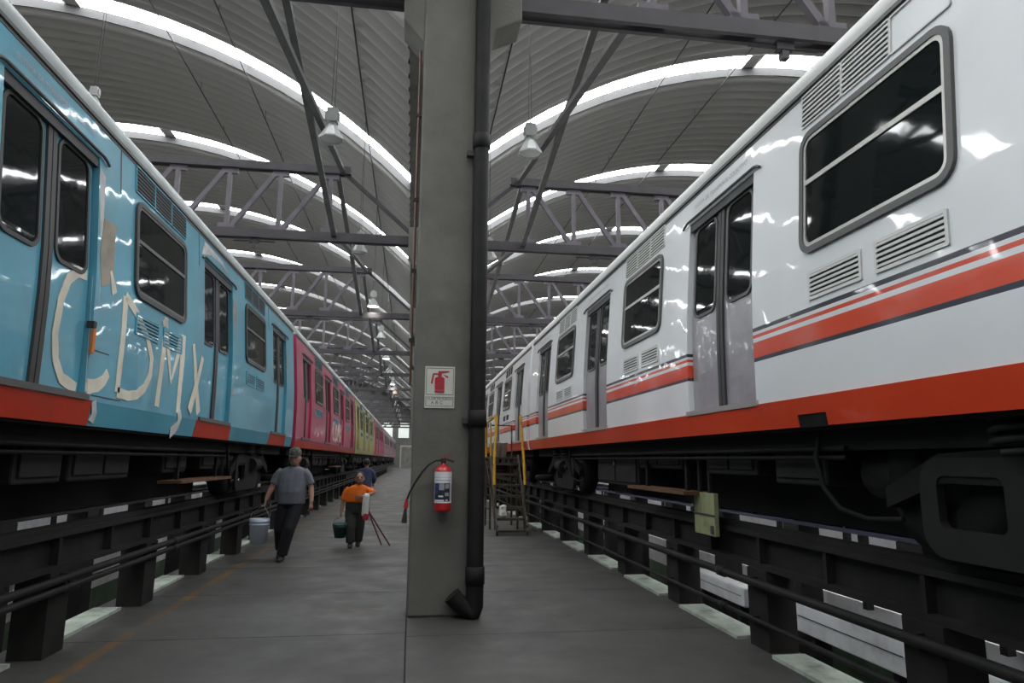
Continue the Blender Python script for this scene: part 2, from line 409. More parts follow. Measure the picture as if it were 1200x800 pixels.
for side in (1, -1):
    xo = X0 if side > 0 else X0 - 29.0
    ce = thing('ceiling', 'grey arched corrugated roof vault with bright skylight strips above the %s' % ('white train' if side > 0 else 'colourful train'), 'ceiling', kind='structure')
    for k in range(K0, K1):
        y = T1 + BAY * k
        if 0 <= k < 6:
            for p in range(14):
                link('roof_panel', PM_EDGE if p == 6 else PM, ce, (xo, y + p * PW + (SKW if p >= 7 else 0), 0))
        else:
            tag(link('roof_panels', FPM, ce, (xo, y, 0)), kind='stuff')
        ym = y + 7 * PW
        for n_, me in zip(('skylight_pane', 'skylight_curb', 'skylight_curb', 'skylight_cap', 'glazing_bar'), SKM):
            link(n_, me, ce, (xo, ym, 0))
gb = thing('ceiling', 'concrete gutter beam running along the tops of the columns', 'beam', kind='structure')
MB().box((X0 - .44, YB0, 10.32), (X0 + .44, YB1, 10.5)).box((X0 - .62, YB0, 10.3), (X0 - .44, YB1, 10.98)).box((X0 + .44, YB0, 10.3), (X0 + .62, YB1, 10.98)).build('gutter', 'concrete', gb)

# ------------------------------------------------------------------ columns
def column(k):
    y = T1 + BAY * k
    t = thing('concrete_column', ('grey concrete column carrying the extinguisher sign and dark drainpipe' if k == 0 else
              'grey concrete column farther along the aisle behind the one with the extinguisher'), 'column', (X0, y, 0),
              group=None if k == 0 else 'columns along the aisle behind the first one')
    MB().box((-.31, -.25, 0), (.31, .25, 10.4)).build('shaft', 'concrete', t, bevel=.025)
    for s in (-1, 1):
        poly = [(s * .30, 6.42), (s * .54, 6.70), (s * .86 if s > 0 else s * .56, 6.86 if s > 0 else 6.72), (s * .86 if s > 0 else s * .56, 7.5), (s * .30, 7.5)]
        if s < 0: poly = poly[::-1]
        MB().prism(poly, lambda x, z: (x, .23, z), lambda x, z: (x, -.23, z)).build('haunch', 'concrete', t, bevel=.02)
    return t
for k in range(K0 + 1, K1): 
    if k != -1: column(k)

# ------------------------------------------------------------------ trusses
def truss_members(s):
    """list of (part name, p, q, w, h, material); local origin X0, z absolute"""
    out = []
    Zb, Zt = 7.17, 8.98
    for yy in (-.09, .09):
        out.append(('bottom_chord', (s * .30, yy, Zb), (s * 28.3, yy, Zb), .07, .22, 'truss_dark'))
        out.append(('top_chord', (s * 2.1, yy, Zt), (s * 26.9, yy, Zt), .07, .20, 'truss_dark'))
    n = 19; u0 = 2.6; du = (26.4 - u0) / n
    for i in range(n + 1):
        u = u0 + du * i
        out.append(('vertical', (s * u, 0, Zb), (s * u, 0, Zt), .10, .10, 'truss'))
        if i < n:
            if i < n / 2: out.append(('diagonal', (s * (u + .06), 0, Zt - .06), (s * (u + du - .04), 0, Zb + .06), .11, .11, 'truss'))
            else: out.append(('diagonal', (s * (u + .04), 0, Zb + .06), (s * (u + du - .06), 0, Zt - .06), .11, .11, 'truss'))
    out.append(('end_diagonal', (s * 2.3, 0, Zt), (s * .32, 0, Zb + .06), .09, .10, 'truss_dark'))
    out.append(('end_diagonal', (s * 26.5, 0, Zt), (s * 28.3, 0, Zb + .06), .09, .10, 'truss_dark'))
    return out
def gussets(s):
    g = []
    n = 19; u0 = 2.6; du = (26.4 - u0) / n
    for i in range(n + 1):
        u = u0 + du * i
        for z in (7.28, 8.87): g.append((s * u - .2, s * u + .2, z - .13, z + .13))
    return g
TM = {}
for s in (1, -1):
    TM[s] = []
    for nm, p, q, w, h, m_ in truss_members(s):
        up = (0, 1, 0) if nm in ('vertical', 'diagonal', 'end_diagonal') else (0, 0, 1)
        TM[s].append((nm, MB().beam(p, q, w, h, up).mesh(nm, m_)))
    g = MB()
    for x0, x1, z0, z1 in gussets(s): g.box((x0, -.055, z0), (x1, .055, z1))
    TM[s].append(('gusset_plates', g.mesh('gusset_plates', 'truss')))
    for u in (4.4, 6.1):
        f = MB().box((s * u - .12, -.06, 6.94), (s * u + .12, .06, 7.06)).tube([(s * (u - .5), 0, 6.98), (s * (u + .5), 0, 6.98)], .02, 6).box((s * u - .05, -.05, 6.82), (s * u + .05, .05, 6.95))
        TM[s].append(('cable_trolley', f.mesh('cable_trolley', 'truss_dark')))
    allm = MB()
    for nm, p, q, w, h, m_ in truss_members(s):
        allm.beam(p, q, w, h, (0, 1, 0) if nm in ('vertical', 'diagonal', 'end_diagonal') else (0, 0, 1))
    for x0, x1, z0, z1 in gussets(s): allm.box((x0, -.055, z0), (x1, .055, z1))
    TM[(s, 'far')] = allm.mesh('roof_truss', 'truss_dark')
NTH = ['first', 'first', 'second', 'third', 'fourth', 'fifth', 'sixth', 'seventh', 'eighth', 'ninth', 'tenth', 'eleventh', 'twelfth', 'thirteenth']
for k in range(0, K1):
    for s in (1, -1):
        wh = 'white' if s > 0 else 'colourful'
        y = T1 + BAY * k
        if k < 4:
            t = thing('roof_truss', ('grey steel lattice truss over the %s train, %s' % (wh, ['joined to the column with the extinguisher', 'at the next column behind the extinguisher column', 'at the second column behind the extinguisher column', 'at the third column behind the extinguisher column'][k])),
                      'truss', (X0, y, 0))
            for nm, me in TM[s]:
                o = link(nm, me, t)
                if nm == 'gusset_plates': o['kind'] = 'stuff'
        else:
            t = link('roof_truss', TM[(s, 'far')], None, (X0, y, 0))
            tag(t, 'distant steel lattice truss over the %s train, %s beyond the extinguisher column' % (wh, NTH[k]), 'truss', 'distant trusses over the %s train' % wh)
# longitudinal sway bracing between neighbouring trusses
bm = {}
for s in (1, -1):
    a = MB().beam((s * 2.3, 0.12, 7.20), (s * 2.3, BAY - .1, 8.95), .09, .12, (1, 0, 0)).mesh('brace_bar', 'brace')
    b = MB().beam((s * 2.44, 0.12, 8.95), (s * 2.44, BAY - .1, 7.20), .09, .12, (1, 0, 0)).mesh('brace_bar', 'brace')
    for k in range(0, K1 - 1):
        t = thing('sway_brace', 'crossed steel braces on the %s train side, %s' % ('white' if s > 0 else 'colourful', 'starting at the extinguisher column' if k == 0 else 'starting %s truss beyond the extinguisher column' % NTH[k]), 'brace', (X0, T1 + BAY * k, 0),
                  group=None if k == 0 else 'sway braces farther down the hall on the %s side' % ('white' if s > 0 else 'colourful'))
        link('brace_bar', a, t); link('brace_bar', b, t)

# conduits hung along the vaults, with hangers
def conduit(u, s, label, y0=2, y1=110, dz=.35, r=.022, pend=True):
    x = X0 + s * u; z = zv(u) - dz
    t = thing('ceiling_conduit', label, 'conduit', (x, y0, z))
    MB().tube([(0, 0, 0), (0, y1 - y0, 0)], r, 6).build('conduit', 'cable', t)
    h = MB().tube([(0, 0, 0), (0, 0, dz - .02)], .008, 5).mesh('hanger', 'cable')
    for i in range(int((y1 - y0) / 3.2)): link('hanger', h, t, (0, .8 + i * 3.2, 0))
conduit(1.99, -1, 'thin dark conduit under the roof directly above lamps beside the colourful train')
conduit(1.81, 1, 'thin dark conduit under the roof directly above lamps beside the white train')
conduit(6.2, -1, 'thin dark conduit under the left vault nearer the lamp row', dz=.5)
conduit(8.6, -1, 'pair of thin dark conduits under the vault high above the blue carriage', dz=.45)
conduit(8.2, 1, 'thin dark conduit under the vault above the edge of the white carriage', dz=.5)
conduit(11.0, 1, 'thin dark conduit high under the crown of the vault over the white carriage', dz=.5)

# ------------------------------------------------------------------ hanging lamps
def lamp_meshes():
    a = MB().box((-.10, -.10, .36), (.10, .10, .62)).box((-.13, -.06, .42), (.13, .06, .56)).mesh('gear_box', 'lamp_grey')
    b = MB().lathe([(.06, .36), (.08, .30), (.10, .28), (.24, .03), (.245, 0), (.235, 0), (.09, .26), (.02, .27)], n=8, smooth=False).mesh('reflector', 'lamp_grey')
    c = MB().lathe([(.0, .02), (.228, .025)], n=8, smooth=False)
    e = MB().tube([(0, 0, .62), (0, 0, .70)], .02, 6).mesh('hook', 'steel')
    return a, b, c.mesh('lens', 'lamp_glass'), c.mesh('lens', 'lamp_on'), c.mesh('lens', 'lamp_orange'), e
LM = lamp_meshes()
def lamp(x, y, z, state, label, group=None, ztop=None):
    t = thing('high_bay_lamp', label, 'lamp', (x, y, z), group=group)
    link('gear_box', LM[0], t); link('reflector', LM[1], t); link('lens', LM[2 + state], t); link('hook', LM[5], t)
    if ztop:
        w = MB().tube([(-.03, 0, .68), (0, 0, ztop - z + .01)], .006, 5).tube([(.03, 0, .68), (0, .15, ztop - z + .01)], .006, 5)
        w.build('suspension_cable', 'cable', t)
    if state:
        ld = bpy.data.lights.new('lamp_light', 'SPOT'); ld.energy = 180 if state == 1 else 60; ld.spot_size = 2.2; ld.spot_blend = .6
        ld.color = (1, .96, .88) if state == 1 else (1, .4, .2); ld.shadow_soft_size = .2
        lo = bpy.data.objects.new('lamp_light', ld); C.objects.link(lo); lo.parent = t; lo.location = (0, 0, -.03)
for s, xs in ((-1, -1.68), (1, 2.12)):
    for i in range(8):
        y = 12.4 + 7.2 * i
        st = 0
        if s < 0 and i in (2, 4, 5, 6): st = 1
        if s < 0 and i == 7: st = 2
        wh = 'colourful' if s < 0 else 'white'
        if i == 0: lb, gr = 'unlit grey high bay lamp hanging in front of crossed braces on the %s train side' % wh, None
        elif i == 1: lb, gr = 'unlit grey lamp hanging just beyond the second truss on the %s train side' % wh, None
        elif st == 2: lb, gr = 'lamp glowing orange far down the hall over the aisle', None
        elif st == 1: lb, gr = 'lit white high bay lamp far down the colourful train side', 'lit lamps down the hall'
        else: lb, gr = 'unlit grey lamp farther down the %s train side' % wh, 'unlit lamps down the %s side' % wh
        lamp(xs, y, 7.5, st, lb, gr, zv(abs(xs - X0)) - .35)
lamp(-9.3, 19.6, 11.4, 0, 'unlit grey lamp hanging above the roof edge of the blue carriage', None, zv(9.6) - .3)

# ------------------------------------------------------------------ column fittings
t = thing('drainpipe', 'thick dark drainpipe running down the front of the column', 'pipe', (.685, T1 - .345, 0))
MB().tube([(0, 0, .12), (0, 0, 10.3)], .086, 18).build('pipe', 'pipe_dark', t)
for z in (.42, 2.02, 5.18, 7.25): MB().lathe([(.086, -.09), (.1, -.085), (.1, .085), (.086, .09)], (0, 0, z), 18).build('coupling', 'pipe_dark', t)
MB().tube([(0, 0, .34), (0, 0, .12), (-.02, 0, .06), (-.05, -.0, .05)], .09, 16).build('base_shoe', 'pipe_dark', t)
MB().tube([(-.02, .0, .06), (-.10, .0, .10), (-.20, .0, .19), (-.235, .0, .23)], [.085, .085, .087, .094], 16).build('elbow', 'pipe_dark', t)
for z in (2.0, 5.05): MB().box((-.16, .02, z - .03), (-.05, .094, z + .03)).build('pipe_clamp', 'gasket', t)
t = thing('copper_conduit', 'thin copper brown conduit down the edge of the column', 'conduit', (-.04, T1 - .05, 0))
MB().tube([(0, 0, 2.4), (0, 0, 6.44)], .014, 8).build('conduit', 'pipe_copper', t)
for z in (2.9, 3.7, 4.55, 5.6): MB().box((-.03, -.02, z - .02), (.03, .02, z + .02)).build('conduit_clip', 'black', t)

FY = T1 - .25                   # front face of the column
t = thing('extinguisher_sign', 'white sign with red fire extinguisher symbol on the column', 'sign', (.28, FY, 2.36))
MB().box((-.16, -.008, -.225), (.16, 0, .225)).build('plate', 'sign_white', t)
fr = MB()
for x0, x1, z0, z1 in ((-.145, .145, .203, .209), (-.145, .145, -.082, -.077), (-.148, -.143, -.082, .209), (.143, .148, -.082, .209),
                       (-.145, .145, -.205, -.201), (-.145, .145, -.110, -.106), (-.148, -.143, -.205, -.106), (.143, .148, -.205, -.106)): fr.box((x0, -.010, z0), (x1, -.008, z1))
fr.build('border_line', 'sign_dark', t)
def spoly(poly, name, m_, y=-.012): return MB().prism(poly, lambda x, z: (x, y + .004, z), lambda x, z: (x, y, z)).build(name, m_, t)
spoly([(-.055, -.03), (.05, -.03), (.05, .09), (.04, .105), (.02, .112), (-.025, .112), (-.045, .105), (-.055, .09)][::1], 'red_symbol', 'sign_red')
spoly([(-.055, -.055), (-.05, -.062), (.045, -.062), (.05, -.055), (.05, -.036), (-.055, -.036)], 'red_symbol', 'sign_red')
spoly([(-.022, .112), (.018, .112), (.018, .15), (.10, .168), (.10, .178), (-.02, .175)], 'red_symbol', 'sign_red')
spoly([(-.022, .135), (-.022, .152), (-.07, .152), (-.078, .146), (-.098, .04), (-.08, .035), (-.062, .135)], 'red_symbol', 'sign_red')
spoly([(.035, .14), (.09, .118), (.085, .10), (.06, .115)], 'red_symbol', 'sign_red')
for txt, x, z, sz in (('CLASE DE FUEGO', .0, -.128, .034), ('A', -.075, -.168, .05), ('B', -.03, -.168, .05), ('C', .02, -.168, .05)):
    me = text_mesh(txt, sz); me.materials.append(M['sign_dark'])
    o = link('lettering', me, t, (x, -.0095, z)); o.rotation_euler = (PI / 2, 0, 0)

t = thing('fire_extinguisher', 'red fire extinguisher with white label hung on the column', 'fire extinguisher', (.335, FY - .105, 1.06))
MB().lathe([(0, 0), (.075, .0), (.088, .012), (.09, .03), (.09, .40), (.085, .425), (.065, .455), (.03, .475), (.022, .49), (.022, .52), (0, .52)], n=28).build('cylinder', 'ext_red', t)
def curved(a0, a1, z0, z1, r, name, m_, parent=None):
    mb = MB(); n = 10; vs = []
    for i in range(n + 1):
        a = a0 + (a1 - a0) * i / n
        for z in (z0, z1): vs.append((r * math.sin(a), -r * math.cos(a), z))
    return mb.add(vs, [(2 * i, 2 * i + 2, 2 * i + 3, 2 * i + 1) for i in range(n)], True).build(name, m_, parent or t)
lab = curved(-1.35, 1.35, .09, .405, .0912, 'label', 'label_white')
curved(-1.2, .85, .105, .29, .0918, 'print_block', 'label_black', lab)
for a0, a1, z0, z1, m_ in ((-1.15, -.62, .235, .285, 'label_blue'), (-1.15, -.62, .18, .228, 'label_blue'), (-.5, .1, .22, .285, 'label_grey'), (.2, .72, .235, .28, 'label_grey'), (-.55, .0, .15, .165, 'label_white'), (.2, .7, .16, .195, 'label_grey'), (-1.1, .1, .108, .122, 'label_white'), (.25, .55, .112, .125, 'label_white'),
                           (-1.0, .9, .315, .322, 'label_grey'), (-1.3, 1.3, .345, .348, 'label_grey'), (1.0, 1.1, .12, .28, 'label_blue')):
    curved(a0, a1, z0, z1, .0924, 'print_block', m_, lab)
MB().box((-.03, -.03, .50), (.03, .03, .545)).build('valve', 'black', t, bevel=.006)
MB().beam((.0, -.01, .545), (.11, -.02, .505), .022, .022).build('carry_handle', 'black', t)
MB().beam((-.0, -.01, .56), (.09, -.02, .575), .018, .012).build('lever', 'ext_red', t)
MB().tube([(-.02, 0, .525), (-.08, .0, .52), (-.15, .01, .48), (-.22, .03, .40), (-.29, .06, .29), (-.345, .08, .18), (-.37, .085, .10)], .011, 8).build('hose', 'black', t)
MB().tube([(-.368, .085, .12), (-.375, .085, .05), (-.38, .085, .03)], [.016, .022, .024], 10).build('nozzle', 'ext_red', t)
MB().tube([(-.38, .085, .03), (-.385, .085, -.06), (-.39, .085, -.12)], [.012, .026, .03], 10).build('horn', 'black', t)
MB().box((-.04, .05, .40), (.04, .112, .44)).build('wall_bracket', 'steel', t)

# ------------------------------------------------------------------ raised track on posts
ZR = 1.02                       # running surface
CL, CR = -3.73, 3.92            # track centre lines
def track(cx, label, s, p0, pitch):
    for which, off in (('near', -s * .75), ('far', s * .75)):
        x = cx + off
        t = thing('rail_girder', 'dark rail girder on posts under the %s, %s' % (label, 'along the aisle' if which == 'near' else 'beyond the pit'), 'girder', (x, 0, 0))
        zb = .66 if which == 'near' else .86
        y0, y1 = -6, 125
        MB().box((-.11, y0, zb), (.11, y1, zb + .045)).box((-.11, y0, .93), (.11, y1, .975)).box((-.03, y0, zb + .04), (.03, y1, .935)).build('beam', 'girder' if (which == 'near' or s < 0) else 'girder_blue', t)
        MB().box((-.06, y0, .975), (.06, y1, ZR)).build('rail', 'girder', t)
        zb0 = 0 if which == 'near' else -1.1
        post = MB().box((-.13, -.17, zb0), (.13, .17, zb)).mesh('post', 'girder')
        base = MB().box((-.18, -.24, zb0), (.18, .24, zb0 + .05)).mesh('base_plate', 'girder')
        stiff = MB().box((-.1, -.02, zb + .04), (.1, .02, .935)).mesh('stiffener', 'girder')
        n = int((85 - p0) / pitch) + 4
        for i in range(-3, n - 3):
            y = p0 + pitch * i
            if which == 'far': link('post', post, t, (0, y, 0))
            else:
                link('post', post, t, (0, y, 0))
            if i < 12: link('stiffener', stiff, t, (0, y + pitch / 2, 0)); link('stiffener', stiff, t, (0, y, 0))
    # insulated guide bar beside the far rail and near rail
    # conduits carried on the aisle side of the posts
    xs = cx - s * .75 - s * .17
    for i, (z, r) in enumerate(((.60, .032), (.52, .028)) if s < 0 else ((.55, .036), (.24, .02))):
        t = thing('post_conduit', '%s dark conduit clipped to posts under the %s' % (('upper', 'lower')[i], label), 'conduit', (xs, -5, z))
        MB().tube([(0, 0, 0), (0, 120, 0)], r, 10).build('conduit', 'pipe_dark', t)
        for j in range(14):
            MB().lathe([(r, -.07), (r + .014, -.06), (r + .014, .06), (r, .07)], n=10).build('coupling', 'pipe_dark', t, (0, 5.6 + p0 + 4.1 * j, 0)).rotation_euler = (PI / 2, 0, 0)
        for j in range(24):
            MB().box((-s * -.0 - .03, -.02, -r - .01), (s * .06 if s > 0 else .03, .02, r + .01)).build('clip', 'girder', t, (s * .02, 5 + p0 + pitch * (j - 2), 0))
    # pale kerb slabs between the posts
    kx0, kx1 = (2.98, 3.27) if s > 0 else (-3.26, -2.99)
    me = MB().box((kx0, -.69, 0), (kx1, .69, .03)).mesh('kerb_slab', 'kerb_paint')
    for i in range(-3, 22): link('kerb_slab', me, fl, (0, p0 + pitch * (i + .5), 0))
    # unseen fluorescent battens added behind the aisle girder to brighten the pit
    tb = MB().tube([(0, -.6, 0), (0, .6, 0)], .022, 8).mesh('tube', 'tube_on')
    for i in range(-1, 10):
        t = thing('pit_fill_light', 'added fluorescent batten hidden behind the aisle girder under the %s' % label, 'lamp', (cx - s * .75 + s * .13, p0 + pitch * (i + .5), .745), group='added battens behind the aisle girder under the %s' % label)
        MB().box((-.1 if s > 0 else -.03, -.64, .02), (.03 if s > 0 else .1, .64, .06)).build('housing', 'lamp_grey', t); link('tube', tb, t)
def barrier(x, s, label):
    t = thing('white_barrier', label, 'barrier', (x, 0, 0))
    pn = MB().box((-.02, 0, .12), (.02, 1.55, .76)).mesh('panel', 'pit_white'); po = MB().box((-.04, -.14, 0), (.04, -.04, .82)).mesh('post', 'girder'); ra = MB().box((-.03, 0, .42), (.03, 1.7, .47)).mesh('rail', 'girder')
    for i in range(22):
        y = 2 + i * 1.75
        link('panel', pn, t, (0, y, 0)); link('post', po, t, (0, y, 0)); link('rail', ra, t, (-s * .02, y - .1, 0))
barrier(-5.75, -1, 'low white panel barrier beyond the pit of the colourful train')
barrier(5.95, 1, 'low white panel barrier beyond the pit of the white train')
track(CL, 'colourful train', -1, 8.45, 2.05)
track(CR, 'white train', 1, 5.9, 2.0)
# white casings standing in the right pit and pale items beyond
def casing(x, y0, y1, z0, z1, label, d=.35):
    t = thing('white_casing', label, 'casing', (x, y0, z0))
    MB().box((0, 0, 0), (d, y1 - y0, z1 - z0)).build('body', 'pit_white', t, bevel=.02)
    MB().box((-.012, .08, (z1 - z0) * .55), (.0, y1 - y0 - .08, (z1 - z0) * .57)).build('seam', 'gasket', t)
    for yy in (.25, (y1 - y0) - .25): MB().box((.05, yy - .04, -z0 - 1.1 if False else -(z0 + 1.1)), (d - .05, yy + .04, 0)).build('leg', 'girder', t)
casing(4.15, 5.5, 7.25, -.19, .11, 'long white casing in the pit opposite the near posts under the white train', .28)
casing(4.15, 3.6, 4.9, -.19, .11, 'short white casing in the pit beneath the wheel cover of the white train', .28)
casing(4.15, 8.4, 10.0, -.20, .03, 'long white casing in the pit below the pale green hanging panel', .28)

# ------------------------------------------------------------------ metro cars
PROF = [(0, .03), (.19, .0), (.8, .0), (1.2, .015), (1.6, .045), (2.06, .08), (2.46, .115)]
def inset(h):
    for (h0, a), (h1, b) in zip(PROF[:-1], PROF[1:]):
        if h <= h1: return a + (b - a) * (h - h0) / (h1 - h0)
    return PROF[-1][1]
SK = .81; HW = 1.25
def S(s, h, o=0.0): return (HW - inset(h) + o, s, SK + h)      # point on the aisle side of a car
LEN = 15.7
DOORS = [-LEN / 2 + 1.55 + 4.2 * i for i in range(4)]           # centres of doors (along the car)
WINS = [(a + b) / 2 for a, b in zip(DOORS[:-1], DOORS[1:])]
DW = .645; DB, DT = .235, 2.12
def patch(mb, s0, s1, h0, h1, o0, o1, nh=6):
    hs = [h0 + (h1 - h0) * i / nh for i in range(nh + 1)]; n = nh + 1
    vs = [S(s, h, o) for o in (o0, o1) for s in (s0, s1) for h in hs]
    A, B, Cc, D = 0, n, 2 * n, 3 * n; fs = []
    for i in range(nh):
        fs += [(Cc + i, D + i, D + i + 1, Cc + i + 1), (A + i, A + i + 1, B + i + 1, B + i), (A + i, Cc + i, Cc + i + 1, A + i + 1), (B + i, B + i + 1, D + i + 1, D + i)]
    fs += [(A, B, D, Cc), (A + nh, Cc + nh, D + nh, B + nh)]
    return mb.add(vs, fs)
def rrect(s0, s1, h0, h1, r, n=5):
    pts = []
    for cx, cy, a0 in ((s1 - r, h1 - r, 0), (s0 + r, h1 - r, PI / 2), (s0 + r, h0 + r, PI), (s1 - r, h0 + r, 3 * PI / 2)):
        for i in range(n + 1):
            a = a0 + PI / 2 * i / n; pts.append((cx + r * math.cos(a), cy + r * math.sin(a)))
    return pts
def rring(mb, s0, s1, h0, h1, r, w, o0, o1):
    P = rrect(s0, s1, h0, h1, r); Q = rrect(s0 + w, s1 - w, h0 + w, h1 - w, max(r - w, .01)); n = len(P)
    vs = [S(*p, o1) for p in P] + [S(*p, o1) for p in Q] + [S(*p, o0) for p in P] + [S(*p, o0) for p in Q]; fs = []
    for i in range(n):
        j = (i + 1) % n
        fs += [(i, j, n + j, n + i), (2 * n + i, 2 * n + j, j, i), (n + i, n + j, 3 * n + j, 3 * n + i)]
    return mb.add(vs, fs)
def rplate(mb, s0, s1, h0, h1, r, o):
    """flat glazed plate: fan of strips following the side"""
    P = rrect(s0, s1, h0, h1, r); n = len(P)
    # rows by matching left/right points of equal height
    right = [p for p in P if p[0] > (s0 + s1) / 2]; left = [p for p in P if p[0] <= (s0 + s1) / 2]
    right.sort(key=lambda p: p[1]); left.sort(key=lambda p: p[1])
    vs = [S(*p, o) for p in left] + [S(*p, o) for p in right]; k = len(left)
    return mb.add(vs, [(i, k + i, k + i + 1, i + 1) for i in range(k - 1)])
def body_mesh(paint):
    mb = MB()
    hs = sorted(set([0, .19, DB - .02, .8, 1.2, 1.6, 2.06, DT + .02, 2.46]))
    ss = [-LEN / 2]
    for d in DOORS: ss += [d - DW - .02, d + DW + .02]
    ss.append(LEN / 2)
    for sg in (1, -1):
        base = len(mb.v); vs = []
        for s in ss:
            for h in hs:
                x, y, z = S(s, h); vs.append((x * sg, y, z))
        fs = []; n = len(hs)
        for i in range(len(ss) - 1):
            for j in range(n - 1):
                if i % 2 == 1 and DB - .021 < hs[j] < DT + .01 and hs[j] >= DB - .021: continue
                f = (i * n + j, (i + 1) * n + j, (i + 1) * n + j + 1, i * n + j + 1)
                fs.append(f if sg > 0 else f[::-1])
        mb.add(vs, fs)
        for d in DOORS:       # door reveals
            a, b, h0, h1 = d - DW - .02, d + DW + .02, DB - .02, DT + .02
            hh = [h0, .8, 1.2, 1.6, 2.06, h1]
            for s in (a, b):
                vv = []
                for h in hh:
                    x, y, z = S(s, h); x2 = x - .09; vv += [(x * sg, y, z), (x2 * sg, y, z)]
                mb.add(vv, [(2 * i, 2 * i + 1, 2 * i + 3, 2 * i + 2) for i in range(len(hh) - 1)])
            for h in (h0, h1):
                vv = []
                for s in (a, b):
                    x, y, z = S(s, h); vv += [(x * sg, y, z), ((x - .09) * sg, y, z)]
                mb.add(vv, [(0, 1, 3, 2)])
    # ends
    prof = [(HW - inset(h), SK + h) for h in (0, .19, .8, 1.2, 1.6, 2.06, 2.46)]
    ring = prof + [(-x, z) for x, z in reversed(prof)]
    for y in (-LEN / 2, LEN / 2): mb.add([(x, y, z) for x, z in ring], [tuple(range(len(ring)))])
    mb.box((-HW + .1, -LEN / 2 + .05, SK + .05), (HW - .1, LEN / 2 - .05, SK + .12))
    return mb.mesh('body', paint)
def roof_mesh(m_):
    mb = MB()
    pr = [(HW - .115, 2.455), (HW - .10, 2.50), (HW - .115, 2.56), (HW - .16, 2.63), (HW - .28, 2.71), (HW - .55, 2.80), (HW - .9, 2.86), (0, 2.88)]
    ring = pr + [(-x, z) for x, z in reversed(pr[:-1])]; n = len(ring)
    vs = [(x, y, SK + z) for y in (-LEN / 2, LEN / 2) for x, z in ring]
    mb.add(vs, [(i, n + i, n + i + 1, i + 1) for i in range(n - 1)], True)
    mb.add([(x, y, SK + z) for y in (-LEN / 2,) for x, z in ring], [tuple(range(n))]); mb.add([(x, LEN / 2, SK + z) for x, z in ring], [tuple(range(n))])
    return mb.mesh('roof', m_)
MESHCACHE = {}
def cached(key, fn):
    if key not in MESHCACHE: MESHCACHE[key] = fn()
    return MESHCACHE[key]

